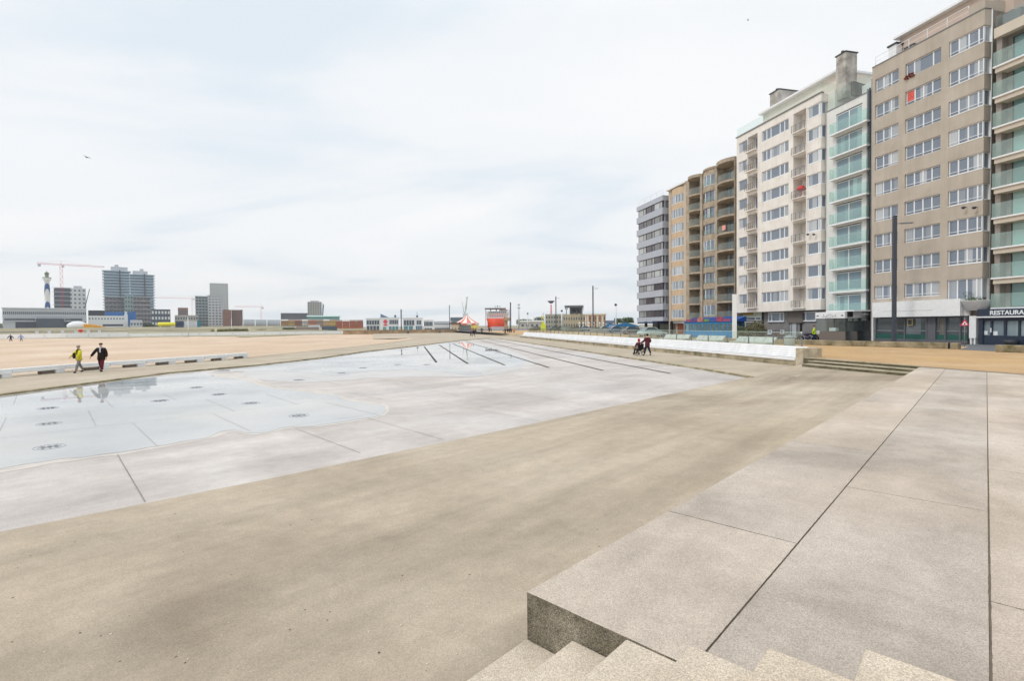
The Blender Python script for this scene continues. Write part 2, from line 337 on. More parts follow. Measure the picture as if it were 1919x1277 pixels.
# drainage grooves
gr = MB()
for a,b,c,d in ((795,650,818,680),(823,647,877,682.5),(848,644.5,946,685),(874,641,1029,689.5),(900,638.5,1130,695),(915,635.8,1256,700.5)):
    strip(gr, G(a,b,ZP), G(c,d,ZP), ZP+.012, .17)
tag(gr.build('drain_channel', mat('drain_dark', srgb(72,68,60), .8, .2, var=.2, scale=1), pool))
# ---- puddles: sheets of standing water a few mm above the pool floor ----
from mathutils import noise as mnoise
def smooth_outline(px, z, jitter=.06, sub=9):
    P = [G(x,y,z) for x,y in px]; n = len(P); o = []
    for i in range(n):
        p0,p1,p2,p3 = P[i-1],P[i],P[(i+1)%n],P[(i+2)%n]
        for k in range(sub):
            t = k/sub
            q = .5*((2*p1)+(-p0+p2)*t+(2*p0-5*p1+4*p2-p3)*t*t+(-p0+3*p1-3*p2+p3)*t**3)
            f_ = mnoise.noise(Vector((q.x*.9,q.y*.9,3)))*1.0+mnoise.noise(Vector((q.x*2.7,q.y*2.7,7)))*.5
            q = q+Vector((random.uniform(-jitter,jitter)*.3, random.uniform(-jitter,jitter)*.3, 0))+Vector((.25,-.25,0))*f_*min(1.0,jitter*22); q.z = z; o.append(q)
    return o
def water_mat():
    m = bpy.data.materials.new('puddle_water'); m.use_nodes = True; t = m.node_tree; b = t.nodes['Principled BSDF']; K = t.links.new; new = t.nodes.new
    tcn = new('ShaderNodeTexCoord'); a = new('ShaderNodeTexNoise'); a.inputs['Scale'].default_value = .22; a.inputs['Detail'].default_value = 6; K(tcn.outputs['Object'], a.inputs[0])
    r = new('ShaderNodeValToRGB'); K(a.outputs[0], r.inputs[0]); e = r.color_ramp.elements
    e[0].position=.3; e[0].color = srgb(168,171,174); e[1].position=.7; e[1].color = srgb(196,194,190); K(r.outputs[0], b.inputs['Base Color'])
    b.inputs['Roughness'].default_value = .5; b.inputs['Specular IOR Level'].default_value = 0.0
    b.inputs['Coat Weight'].default_value = 1.0; b.inputs['Coat Roughness'].default_value = .012; b.inputs['Coat IOR'].default_value = 1.45
    cw = new('ShaderNodeTexNoise'); cw.inputs['Scale'].default_value = .28; cw.inputs['Detail'].default_value = 5; K(tcn.outputs['Object'], cw.inputs[0])
    cm = new('ShaderNodeMapRange'); cm.inputs[1].default_value = .35; cm.inputs[2].default_value = .55; cm.inputs[3].default_value = .35; cm.inputs[4].default_value = 1.0; K(cw.outputs[0], cm.inputs[0]); K(cm.outputs[0], b.inputs['Coat Weight'])
    nb = new('ShaderNodeTexNoise'); nb.inputs['Scale'].default_value = 1.1; nb.inputs['Detail'].default_value = 2; K(tcn.outputs['Object'], nb.inputs[0])
    bp = new('ShaderNodeBump'); bp.inputs['Strength'].default_value = .006; bp.inputs['Distance'].default_value = .02; K(nb.outputs[0], bp.inputs['Height']); K(bp.outputs[0], b.inputs['Coat Normal'])
    return m
M_water = water_mat()
pudA = [(-300,925),(-120,900),(0,880),(100,863),(220,849),(290,838),(340,830),(392,822),(414,811),(443,807.5),(473,812),(549,802),(620,793),(684,784),(710,779),(724,771),(721,762),(700,757),
 (671,754),(641,748),(628,741),(590,737),(540,731),(489,723.5),(466,714),(446,710.5),(400,705),(385,697.5),(330,700.5),(187,719),(0,743.5),(-300,786)]
pudB = [(400,696.5),(450,696),(500,696),(572,698),(627,704.5),(671,698.5),(715,695),(757,692.5),(790,694),(825,697),(870,702.5),(893,702),(905,696),(930,693),(962,687),(985,678),(965,668),(940,658),(905,649),(870,643),(850,642),(775,651.3),(675,662.3),(600,674),(480,687.3),(430,692)]
def in_pool(pts): return pts
wa = sheet('puddle_water', smooth_outline(pudA, ZP+.008, .03), M_water)
wb = sheet('puddle_water', smooth_outline(pudB, ZP+.008, .05), M_water)
# damp / silt rim just outside the water: thin sheets below the water
M_damp = mat('silt_rim', srgb(201,194,186), .8, .2, var=.10, scale=1.6)
M_damp2 = mat('damp_concrete', srgb(194,191,188), .45, .5, var=.07, scale=.4)
rimA = [(-300,933),(0,887),(100,869),(220,853.5),(290,841),(340,833),(391,825),(420,815),(445,811),(475,815),(549,804),(620,796),(684,787),(712,781.5),(729,773),(727,761),(703,755),(673,751),(645,745),(600,733),(520,724),(470,708),(400,700),(330,699),(187,718.5),(0,743),(-300,785)]
sheet('damp_patch', smooth_outline(rimA, ZP+.004, .02), M_damp)
rimB = [(460,705),(520,715),(600,716),(700,709),(800,706),(890,706),(940,699),(985,689),(1005,680),(985,668),(950,655),(915,646),(880,641),(850,641.5),(775,650.8),(675,661.8),(600,673.4),(480,686.8)]
sheet('damp_patch', smooth_outline(rimB, ZP+.0045, .05), M_damp2)
# ---- fountain nozzles in the pool ----
noz = None
for i,(x,y) in enumerate([(93,839),(92,795),(90,766),(470,756.5),(560,780),(410,740),(368,727),(640,700),(300,752),(560,713),(745,684),(680,690),(800,684)]):
    p = G(x,y,ZP)
    if noz is None:
        noz = empty('fountain_nozzle', (0,0,0), 0)
        rb = MB(); rb.torus((0,0,.0),.275,.006,'Z',36,5)
        rb.build('ring', mat('nozzle_steel', srgb(146,154,164), .5, .5), noz)
        hb = MB(); hb.lathe([(.02,0),(.05,0),(.05,.012),(.02,.02)], n=16)
        for k in range(8):
            t = k*math.pi/4; hb.bar((.09*math.cos(t),.09*math.sin(t),.004),(.2*math.cos(t),.2*math.sin(t),.004),.005,5)
        hb.build('jet_head', mat('nozzle_head', srgb(120,128,138), .5, .5), noz); o = noz
    else: o = copy_tree(noz)
    o.location = (p.x,p.y,ZP+.009); s_ = 1.0; o.scale = (s_,s_,1)
    where = ['nearest the camera at the left edge','second from the near left edge','third in the left column','near the middle of the big puddle','right of centre in the big puddle','behind the middle of the puddle','farthest back by the walkers','alone near the far puddle','in the row behind the slab joint','between the two puddles','beside the drain channels','left of the drain channels','between two drain channels'][i]
    tag(o, 'round steel nozzle in the wet floor, '+where, 'fountain nozzle', 'fountain nozzles in the pool floor')
# ---- left walkway ----
walk_out = [G(-420,758,ZW), G(0,706,ZW), G(120,695.5,ZW), G(463,670.5,ZW), G(577,659,ZW), G(637,653,ZW), G(740,642,ZW), G(786,634,ZW), G(845,630,ZW), G(960,628.0,ZW)]
wl_in = [G(925,633.2,ZW), G(862,638,ZW), G(775,648.5,ZW), G(675,659.5,ZW), G(600,670.5,ZW), G(480,683.8,ZW), G(312,698.3,ZW), G(187,714.2,ZW), G(0,738,ZW), G(-420,795,ZW)]
walkL = sheet('walkway_left', walk_out+wl_in, CN['walk'])
kb = MB()
for i in range(len(wl_in)-1):      # stone lip that drops to the pool floor
    a,b = wl_in[i], wl_in[i+1]
    d = (b-a); d.z = 0; d.normalize(); n = Vector((-d.y,d.x,0)); 
    if (G(500,780,ZP)-a).dot(n) < 0: n = -n
    kb.add([(a.x,a.y,ZW+.004),(b.x,b.y,ZW+.004),(b.x+n.x*.22,b.y+n.y*.22,ZW+.004),(a.x+n.x*.22,a.y+n.y*.22,ZW+.004),
            (b.x+n.x*.22,b.y+n.y*.22,ZP-.02),(a.x+n.x*.22,a.y+n.y*.22,ZP-.02)], [(0,1,2,3),(3,2,4,5)])
tag(kb.build('kerb_left', CN['kerb']), kind='structure')
# ---- right walkway between pool and long white bench ----
ZB = -.50
wr_in = [G(1415,706.5,-.62), G(1310,689.5,-.62), G(1185,671,-.62), G(1060,652.6,-.62), G(975,640.2,-.62), G(925,633.2,ZW)]
wr_out = [G(960,628.0,ZW+.02), G(980,633,ZB), G(1060,641,ZB), G(1185,651,ZB), G(1310,667.5,ZB), G(1490,686,ZB)]
sheet('walkway_right', wr_in+wr_out, CN['walk'])
kb = MB()
for i in range(5):
    a,b = wr_in[i], wr_in[i+1]; d = (b-a); d.normalize(); n = Vector((-d.y,d.x,0))
    if (G(500,780,ZP)-a).dot(n) < 0: n = -n
    kb.add([(a.x,a.y,a.z+.004),(b.x,b.y,b.z+.004),(b.x+n.x*.16,b.y+n.y*.16,b.z+.004),(a.x+n.x*.16,a.y+n.y*.16,a.z+.004),
            (b.x+n.x*.16,b.y+n.y*.16,ZP-.02),(a.x+n.x*.16,a.y+n.y*.16,ZP-.02),(a.x,a.y,ZP-.02)], [(0,1,2,3),(3,2,4,5),(0,3,5,6)])
tag(kb.build('kerb_right', CN['kerb']), kind='structure')
# ---- brown ramp strip between pool and deck ----
PT = lambda x,y,z: G(x,y,z)
d_far = G(1726,686.6,0)
st_r = G(1693,705.0,-.36); st_l = G(1500,684.5,-.36)
rp = MB()
dk = [C0-A*9, C0, C0+A*6, C0+A*12, C0+A*18, Vector((st_r.x+.3, st_r.y-.2,0))]
dkz = [ZR,ZR,ZR+.02,ZR+.05,ZR+.08,-.36]
dk[0] = C0-A*9-B*0
outl = [Vector((p.x,p.y,z)) for p,z in zip(dk,dkz)]+[st_r+Vector((.2,.3,0)), st_l+Vector((.3,.4,0)), G(1490,686,ZB)]+[wr_in[0]]+[Vector((p.x,p.y,ZP+.003)) for p in reversed(pool_near)]
outl.append(Vector((-14,-10,ZP))); 
# ruled grid: deck side to pool side for an even slope
def lerp(a,b,t): return a+(b-a)*t
def along(P,t):
    L_=[0]
    for i in range(len(P)-1): L_.append(L_[-1]+(P[i+1]-P[i]).length)
    s_=t*L_[-1]
    for i in range(len(P)-1):
        if s_<=L_[i+1]+1e-9: return lerp(P[i],P[i+1],(s_-L_[i])/max(1e-9,L_[i+1]-L_[i]))
    return P[-1]
near_side=[C0-A*14+Vector((0,0,ZR))]+outl[:6]+[outl[6]]
# parameterise both sides by position along A
def at_A(P,a):
    for i in range(len(P)-1):
        a0=(P[i]).dot(A); a1=(P[i+1]).dot(A)
        if (a0-a)*(a1-a)<=0 and abs(a1-a0)>1e-9: return lerp(P[i],P[i+1],(a-a0)/(a1-a0))
    return P[0] if a<P[0].dot(A) else P[-1]
pn=[Vector((p.x,p.y,ZP+.003)) for p in pool_near]; pn.insert(0,Vector((pn[0].x,pn[0].y,ZP+.003))-A*10)
near2=[C0-A*16+Vector((0,0,ZR)), C0+Vector((0,0,ZR)), C0+A*18+Vector((0,0,ZR+.09))]
a0=(C0-A*14).dot(A); a1=pn[-1].dot(A); rows=[]
for i in range(61):
    a=a0+(a1-a0)*i/60; p=at_A(near2,a)+B*.25; q=at_A(pn,a)
    rows.append([lerp(p,q,j/12) for j in range(13)])
gv=[tuple(v) for r in rows for v in r]; rp.add(gv,[(i*13+j,i*13+j+1,(i+1)*13+j+1,(i+1)*13+j) for i in range(60) for j in range(12)],0,True)
ramp=rp.build('ramp_floor',CN['ramp']); tag(ramp,kind='structure')
e_near=rows[-1][0]; e_far=rows[-1][-1]
sheet('ramp_floor_end',[Vector(e_near), outl[5]+B*.3, outl[6], st_l+Vector((.3,.4,0)), G(1490,686,ZB), wr_in[0]+Vector((0,0,0)), Vector(e_far)],CN['ramp'])
rj=MB()
for (xa,ya,xb,yb) in ((768,844,905,884),):
    za=ZP+.01; zb=ZP+.04
    a=G(xa,ya,za); b=G(xb,yb,za+.05); 
# ---- deck ----
Fd = Vector((-.2369,.9715,0)); E1 = -Fd; E2 = Vector((.9715,.2369,0))
dfar2 = d_far + E1*30
BR = B*26
deck_poly = [C0, C0+B*26, d_far+E1*34, d_far]
deck_poly = [C0, C0+B*30, C0+B*30+A*6, d_far+E1*22, d_far]
def clip_poly(P, Q):      # convex clip of P by CCW convex Q
    for k in range(len(Q)):
        a, b = Q[k], Q[(k+1) % len(Q)]; e_ = (b[0]-a[0], b[1]-a[1]); f = lambda p: e_[0]*(p[1]-a[1])-e_[1]*(p[0]-a[0]); R = []
        for m_ in range(len(P)):
            p, q = P[m_], P[(m_+1) % len(P)]; fp, fq = f(p), f(q)
            if fp >= 0: R.append(p)
            if (fp >= 0) != (fq >= 0): t = fp/(fp-fq); R.append((p[0]+(q[0]-p[0])*t, p[1]+(q[1]-p[1])*t))
        P = R
        if not P: return P
    return P
db_ = [C0+A*.05+B*.05, C0+B*30+A*.05, C0+B*30+A*6, d_far+E1*22, d_far-A*.08+B*.08]
dm = MB(); dm.prism([(p.x,p.y) for p in db_], -1.0, -.012)
base_d = dm.build('deck', [M_joint]); tag(base_d, kind='structure')
dq = [(p.x,p.y) for p in deck_poly]
ar = sum(dq[k][0]*dq[(k+1)%5][1]-dq[(k+1)%5][0]*dq[k][1] for k in range(5)); dq = dq if ar > 0 else dq[::-1]
a_of = lambda x,y: (G(x,y,0)-C0).dot(A); b_of = lambda x,y: (G(x,y,0)-C0).dot(B)
b1, b2 = b_of(1490,1025), b_of(1855,1127); rd = random.Random(4)
bands = [(0,b1,[0,a_of(1260,960),a_of(1487,827)]),(b1,b2,[0,a_of(1600,915),a_of(1730,815)]),(b2,b2+3.6,[a_of(1855,1127)-4.5,a_of(1855,1127),a_of(1858,880)]),(b2+3.6,b2+7.2,[-3,2.2]),(b2+7.2,b2+12,[-3,3.5])]
gap = .004; sid = 0
for bi,(ba,bb_,cuts) in enumerate(bands):
    st_ = max(2.2, cuts[-1]-cuts[-2]) if len(cuts) > 1 else 4
    while cuts[-1] < 34: cuts.append(cuts[-1]+st_)
    for ca_,cc in zip(cuts,cuts[1:]):
        P = []
        cor = [(ca_+gap,ba+(gap if ba > 0 else 0)),(ca_+gap,bb_-gap),(cc-gap,bb_-gap),(cc-gap,ba+(gap if ba > 0 else 0))]
        if ca_ == 0: cor[0] = (0,cor[0][1]); cor[1] = (0,cor[1][1])
        P = [tuple((C0+A*u+B*v)[:2]) for u,v in cor]
        arr = sum(P[k][0]*P[(k+1)%4][1]-P[(k+1)%4][0]*P[k][1] for k in range(4)); P = P if arr > 0 else P[::-1]
        P = clip_poly(P, dq)
        if len(P) < 3: continue
        if min((Vector((p[0],p[1],0))-CO).length for p in P) < 9:      # slightly worn edges near the camera
            R = []
            for k in range(len(P)):
                p, q = Vector(P[k]), Vector(P[(k+1)%len(P)]); n_ = max(1,int((q-p).length/.05)); nn = Vector((-(q-p).y,(q-p).x)).normalized()
                for m_ in range(n_):
                    o_ = abs(rd.gauss(0,.0013)) if m_ else 0; w_ = p+(q-p)*m_/n_+nn*o_; R.append((w_.x,w_.y))
            P = R
        sb = MB(); sb.prism(P,-.97,0.0); 
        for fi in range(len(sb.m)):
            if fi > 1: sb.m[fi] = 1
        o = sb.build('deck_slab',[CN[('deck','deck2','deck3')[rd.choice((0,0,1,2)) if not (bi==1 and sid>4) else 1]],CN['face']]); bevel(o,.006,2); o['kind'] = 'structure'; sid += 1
# ---- steps at the near corner ----
RIS, TR = .156, .401
for k in range(1,7):
    z1 = (-.333,-.177,-.004,.13,.285,.45)[k-1]; t0 = TR*(k-1); t1 = t0+TR if k < 6 else t0+7
    p = C0+B*t0; q = C0+B*t1; off = A*-.002
    sb = MB(); sb.prism([((p-A*9).x,(p-A*9).y),((q-A*9).x,(q-A*9).y),((q+off).x,(q+off).y),((p+off).x,(p+off).y)], -1.0, z1)
    if k >= 3: pass
    o = sb.build('stairs', concrete('step_concrete', srgb(204,191,173), srgb(190,177,159), srgb(214,202,185), patch=.8, speck=.30, sp_scale=170, warm=srgb(204,182,152), warm_amt=.3, pit=.6))
    bevel(o, .014); o['kind'] = 'structure'
for k in range(4,7):   # blocks above the deck, standing in front of its end
    pass
# ---- steps up to the promenade ----
zz = [-.24,-.12,0.0]; pr = [(1701,699.7,1500,682),(1715,693,1507.6,676.8),(1726,686.6,1519.6,670)]
for k,(xa,ya,xb,yb) in enumerate(pr):
    a = G(xa,ya,zz[k]); b = a - E1*((G(xb,yb,zz[k])-a).length)
    if k == 0: a = a + E1*.9
    if k == 1: a = a + E1*.5
    sb = MB(); w2 = .75 if k < 2 else .4
    pts = [a, a+E2*w2, b+E2*w2, b]
    if k==0: b = b
    sb.prism([(p.x,p.y) for p in pts], -1.0, zz[k]-(.004 if k==2 else 0)); sb.m[1] = 1; sb.prism([((p-E2*.02).x,(p-E2*.02).y) for p in (a,a+E2*.12,b+E2*.12,b)], zz[k]-.035, zz[k]+.004, 1)
    o = sb.build('promenade_stairs', [concrete('riser_moss', srgb(98,93,72), srgb(70,68,46), srgb(124,118,96), patch=1.4, speck=.2, pit=.3), concrete('step_tread', srgb(168,158,136), srgb(140,130,106), srgb(186,176,156), patch=1.2, speck=.2)]); o['kind'] = 'structure'
# ---- promenade (orange) and street ----
pa = d_far; 
orange = [d_far+E1*22.2, d_far, G(1519.6,670,0), G(1490,652,0)+E2*.6, G(975,618.5,0), G(1180,612,0), G(1300,628,0), G(1480,642,0), G(1700,645,0), G(1900,651,0), G(2400,668,0)]
bl = G(1519.6,670,0)
prom_L = bl - E1*150 + E2*.4
curbA = [G(1500,643.5,0), G(1795,652,0), G(2600,680,0)]
bP = [G(1490,686,ZB), G(975,632.6,ZB)]; bD = (bP[1]-bP[0]).normalized(); bN = Vector((bD.y,-bD.x,0))
inl = [bP[0]-bD*1.9+bN*.8, bP[1]+bN*.95, bP[1]+bD*90+bN*.95]
orange = [d_far+E1*30, d_far, bl]+inl+[inl[-1]+bN*26, G(1420,641,0), G(1795,649,0), E2*38+E1*30]
pr_ = MB(); pr_.prism([(p.x,p.y) for p in orange], -1.25, -.003)
for k in range(len(pr_.m)): pr_.m[k] = 0 if k == 1 else 1
tag(pr_.build('promenade', [M_orange, CN['stone']]), kind='structure')
PF = 47.2
O_ = E2*PF
r0 = [E2*30+E1*30, E2*30-E1*40, E2*22-E1*260, E2*150-E1*260, E2*150+E1*30]
sheet('road', [Vector((p.x,p.y,-.012)) for p in r0], M_asph)
from mathutils.bvhtree import BVHTree
_rb = BVHTree.FromPolygons([v.co for v in ramp.data.vertices], [tuple(p.vertices) for p in ramp.data.polygons])
def RG(x, y):
    h = _rb.ray_cast(CO, ray(x, y)); return h[0] if h[0] is not None else G(x, y, ZR)
M_silt = concrete('dry_silt', srgb(192,181,164), srgb(178,167,150), srgb(202,192,176), patch=1.2, speck=.12, sp_scale=60, pit=.3)
def silt(px, jit=3, n=6):
    rnd = random.Random(int(px[0][0])); P = []
    for i in range(len(px)):
        a, b = px[i], px[(i+1) % len(px)]
        for k in range(n): P.append(RG(a[0]+(b[0]-a[0])*k/n+rnd.uniform(-jit, jit), a[1]+(b[1]-a[1])*k/n+rnd.uniform(-jit, jit)*.5)+Vector((0,0,.004)))
    return sheet('silt_patch', P, M_silt)
_gr = random.Random(5); gm_ = MB()
for (x,y) in [(402,937),(390,939),(396,944),(318,977),(328,964),(345,1004),(410,933),(685,1042),(618,1148),(880,1078),(905,882),(1150,760)]+[(_gr.uniform(20,1150),_gr.uniform(830,1260)) for _ in range(150)]:
    q = RG(x,y); 
    if q is None or y < 998-.2*x: continue
    r_ = _gr.uniform(.003,.011); gm_.ball((q.x,q.y,q.z+r_*.2),r_,r_*_gr.uniform(.6,1.4),r_*.45,6,_gr.choice((0,0,0,0,0,1,2,2)))
o = gm_.build('scattered_grit',[mat('grit_pale',srgb(206,198,184),.9,.1),mat('grit_dark',srgb(96,88,78),.9,.1),mat('grit_brown',srgb(140,124,100),.9,.1)]); o['kind'] = 'stuff'
def fac(x, y, off=0):
    r = ray(x, y); n = E2; t = (PF+off-CO.dot(n))/r.dot(n); p = CO+r*t
    return p.dot(E1), p.z
def fs(x, y=400, off=0): return fac(x, y, off)[0]
RZ = math.atan2(E1.y, E1.x)
def fempty(name, s, y=0, z=0, **k):
    p = O_+E1*s+E2*y; return empty(name, (p.x,p.y,z), RZ, **k)
# ================= BUILDINGS ALONG THE PROMENADE =================
def window_meshes(w_, h_, lights, frame=M_whiteframe, glass=M_glass, fw=.07, sill=True, rail=False):
    """frame mesh and pane mesh, origin at the lower left corner, outside face at y=0"""
    f = MB(); tot = sum(lights)
    f.box(0,w_,0,.07,0,fw); f.box(0,w_,0,.07,h_-fw,h_); f.box(0,fw,.001,.069,fw,h_-fw); f.box(w_-fw,w_,.001,.069,fw,h_-fw)
    x = 0
    for l in lights[:-1]:
        x += l/tot*w_; f.box(x-fw*.75,x+fw*.75,-.004,.066,fw,h_-fw)
    if sill: f.box(-.05,w_+.05,-.12,.0,-.05,-.004)
    if rail: f.box(.02,w_-.02,-.10,-.07,.24,.28)
    p = MB(); p.box(fw*.5,w_-fw*.5,.04,.05,fw*.5,h_-fw*.5)
    return f.mesh('window', frame), p.mesh('pane', glass)
def add_window(root, ms, x, y, z, name='window', rz=0, label=None):
    f = place(name, ms[0], root, (x,y,z), rz); place('pane', ms[1], f)
    if label: f['label'] = label
    return f
def zone(mb, x0, x1, z0, z1, opens, yf=0, rec=.25, back=13, m=0):
    """solid wall layer with openings between x0..x1, plus the core behind it"""
    mb.box(x0,x1,yf+rec,back,z0,z1,m); z = z0
    for a,b in opens:
        if a > z: mb.box(x0,x1,yf,yf+rec,z,a,m)
        z = b
    if z1 > z: mb.box(x0,x1,yf,yf+rec,z,z1,m)
def rail(root, x0, x1, y0, z, h=1.0, m=M_grey, name='railing', n=None, posts=1.2, bars=3):
    r = MB(); r.box(x0,x1,y0-.02,y0+.02,z+h-.04,z+h)
    for k in range(1,bars): r.box(x0,x1,y0-.012,y0+.012,z+h*k/bars-.012,z+h*k/bars+.012)
    k = max(1,int((x1-x0)/posts)); 
    for i in range(k+1):
        x = x0+(x1-x0)*i/k; r.box(x-.02,x+.02,y0-.021,y0+.021,z,z+h)
    return r.build(name, m, root)
def rows_from(xpx, ytop, ybot, n, off=0):
    za = fac(xpx,ytop,off)[1]; zb = fac(xpx,ybot,off)[1]; return [zb+(za-zb)*i/(n-1) for i in range(n)]   # bottom to top
# ---------- tan apartment block ----------
W_tan = mat('tan_render', srgb(184,175,164), .9, .1, drip=.09, var=.05, scale=.6, bump=.2, bscale=60, stain=srgb(175,165,152))
sL, sR = fs(1633.5), fs(1842); sm = (sL+sR)/2
tan = fempty('apartment_block', sm, label='tall beige apartment block with white framed windows above a white shop fascia', cat='apartment block')
tops = rows_from(1776, 80.6, 470, 8); tops = [tops[0]-(tops[1]-tops[0])]+tops    # nine storeys, window heads
WH = 1.30; zt = fac(1633.5,131)[1]+.15
z_first = fac(1700,566)[1]
mb = MB(sm,0,0)
def px(*a): return [fs(v,a_) for v,a_ in a]
c = dict(a=(fs(1639),fs(1682.5)), b=(fs(1695),fs(1761.5)), d=(fs(1776),fs(1840)))
op = [(t-WH,t) for t in tops]; opd = [(tops[0]-2.1,tops[0])]+op[1:]
zone(mb,sL,c['a'][0],0,zt,[]); zone(mb,c['a'][0],c['a'][1],z_first-.6,zt,op); zone(mb,c['a'][1],c['b'][0],0,zt,[])
zone(mb,c['b'][0],c['b'][1],z_first-.6,zt,op); zone(mb,c['b'][1],c['d'][0],0,zt,[])
xd = sR
# corner bay: wall wraps round the near corner, side face goes back .9 m
zc = z_first-.6
mb.box(c['d'][0],xd-.35,.25,13,zc,zt+.0); mb.box(xd-.35,xd,.9,13,zc,zt)
z = zc
for a,b in opd:
    if a > z: mb.box(c['d'][0],xd,0,.25,z,a); mb.box(xd-.35,xd,.25,.9,z,a)
    z = b
mb.box(c['d'][0],xd,0,.25,z,zt); mb.box(xd-.35,xd,.25,.9,z,zt)
mb.box(xd,fs(1857,400,.9),.9,13,0,zt+.9)          # plain strip behind the bay
mb.box(sL,xd,.3,13,0,zc)
mb.box(sL-.02,xd+.05,-.05,.35,zt,zt+.08,1)
mb.box(xd-1.2,xd+.03,-.03,.9,zt+.08,zt+.7,0)
mb.build('wall', [W_tan, M_grey], tan)
wa_ = window_meshes(c['a'][1]-c['a'][0]-.04,WH,[1,1,1],rail=True); wb_ = window_meshes(c['b'][1]-c['b'][0]-.04,WH,[1,1,1,1],rail=True)
wd_ = window_meshes(xd-c['d'][0]-.12,WH,[1,1,1,.5],rail=True); wdd = window_meshes(xd-c['d'][0]-.12,2.1,[1,1,1,.5])
wtop = window_meshes(c['b'][1]-c['b'][0]-.04,WH,[1,2.3,1],rail=False); wside = window_meshes(.62,WH,[1]); wsd = window_meshes(.62,2.1,[1])
for i,t in enumerate(tops):
    add_window(tan,wa_,c['a'][0]-sm+.02,.14,t-WH); add_window(tan, wtop if i==8 else wb_,c['b'][0]-sm+.02,.14,t-WH)
    h_ = 2.1 if i==0 else WH
    add_window(tan, wdd if i==0 else wd_, c['d'][0]-sm+.02,.10,t-h_)
    add_window(tan, wsd if i==0 else wside, xd-sm-.10,.17,t-h_,rz=math.pi/2)
# penthouse, roof rail, chimneys
pm = MB(sm,0,0); pm.box(sL+1.0,xd+.6,2.2,13,zt-.1,zt+2.6); pm.box(sL+.7,xd+.8,1.7,13.2,zt+2.6,zt+2.8,1)
ph = pm.build('penthouse',[mat('pink_render',srgb(196,178,166),.9,.1,var=.05,scale=1),M_white],tan)
rail(tan,sL-sm+.2,xd-sm-1.3,.15,zt+.1,.9,M_white,bars=2,posts=1.6)
for xa in (sL+.5, sL+2.2):
    cm_ = MB(sm,0,0); cm_.box(xa,xa+.8,1.4,2.1,zt,zt+(1.9 if xa<sL+1 else .9)); cm_.box(xa-.1,xa+.9,1.3,2.2,zt+(1.9 if xa<sL+1 else .9),zt+(2.05 if xa<sL+1 else 1.0),1); cm_.build('chimney',[M_white,M_dark],tan)
dp = MB(sm,0,0); dp.bar((fs(1856,400,.9),.8,.2),(fs(1856,400,.9),.8,zt+.6),.09,8); dp.build('drainpipe',M_white,tan)
dp = MB(sm,0,0); dp.bar((sL-.12,.12,.2),(sL-.12,.12,zt-1),.07,8); dp.build('drainpipe',M_grey,tan)
# flower box, poster and floodlights
fb = MB(sm,0,0)
for k in range(26): 
    x = c['b'][0]+random.random()*1.0; fb.ball((x,-.1+random.uniform(-.12,.12),tops[8]-WH+random.uniform(-.15,.16)),.09,n=6)
fb.build('flower_box',mat('rust_flowers',srgb(120,62,48),.8,.1,var=.4,scale=9),tan)
po = MB(sm,0,0); x = c['b'][0]+.12; po.box(x,x+.62,.125,.135,tops[7]-WH+.32,tops[7]-.1); po.build('window_poster',mat('red_poster',srgb(205,92,82),.6,.3,var=.3,scale=6),tan)
for xp in (1812,1832):
    s_,z_ = fac(xp,386); fl = MB(sm,0,0); fl.bar((s_,0,z_-.1),(s_,-.35,z_-.1),.025); fl.lathe([(.03,.0),(.13,.05),(.15,.18),(.02,.22)],(s_,-.38,z_-.28),12); fl.build('floodlight',M_dark,tan)
# white shop fascia and shop front
s0,s1 = fs(1634.5,580,-.7),fs(1799,580,-.7); zb_ = fac(1700,594,-.7)[1]; zu = fac(1740,562.5,-.7)[1]
fm = MB(sm,0,0); fm.box(s0,s1,-.7,-.005,zb_,zu); s2 = fs(1817,580,-.2)
fm.box(s1+.001,s2,-.2,.0,zb_,zu-.1,1); fm.box(s0+1,s1-2.2,-.72,-.70,zu-.9,zu-.86,1)
fm.build('fascia',[M_white,mat('pale_panel',srgb(206,206,204),.7,.2,var=.05)],tan)
M_shop = glass_mat('shop_glass', srgb(74,82,88), srgb(132,140,146), lw=2.2, p=.3, fh=3)
sf = MB(sm,0,0); zs = zb_-.03
xs = [fs(v,620,-.1) for v in (1641,1675,1695,1736,1752,1771,1799,1813)]
sf.box(xs[0]-.3,xs[0]-.15,-.25,.25,.05,zs,1)
for i in range(7): sf.box(xs[i]-.06,xs[i]+.06,-.12,.25,.05,zs,0)
sf.box(xs[0],xs[7],-.1,.25,.05,.30,0); sf.box(xs[0],xs[7],-.1,.25,zs-.12,zs,0)
sf.box(xs[3]+.06,xs[4]-.06,-.08,.2,.30,zs-.12,0)
sf.build('shop_front',[mat('shop_frame',srgb(96,98,104),.6,.3),M_white],tan)
for i in (0,1,2,4,5,6):
    g_ = MB(sm,0,0); g_.box(xs[i]+.06,xs[i+1]-.06,.0,.03,.75,zs-.12); g_.build('shop_window',M_shop,tan)
    g_ = MB(sm,0,0); g_.box(xs[i]+.06,xs[i+1]-.06,-.02,.03,.30,.75)
    g_.box(xs[i]+.1,xs[i+1]-.1,-.022,-.021,1.02,1.12,1); g_.build('lower_panel',[mat('green_panel',srgb(40,88,80),.6,.3),M_grey],tan)
fr = MB(sm,0,0); fr.box(fs(1701,610,-.15),fs(1711,610,-.15),-.2,-.13,1.55,2.15); fr.box(fs(1702.5,610,-.15),fs(1709.5,610,-.15),-.21,-.2,1.62,2.08,1); fr.build('menu_board',[mat('board_gold',srgb(170,150,96),.5,.3),M_dark],tan)
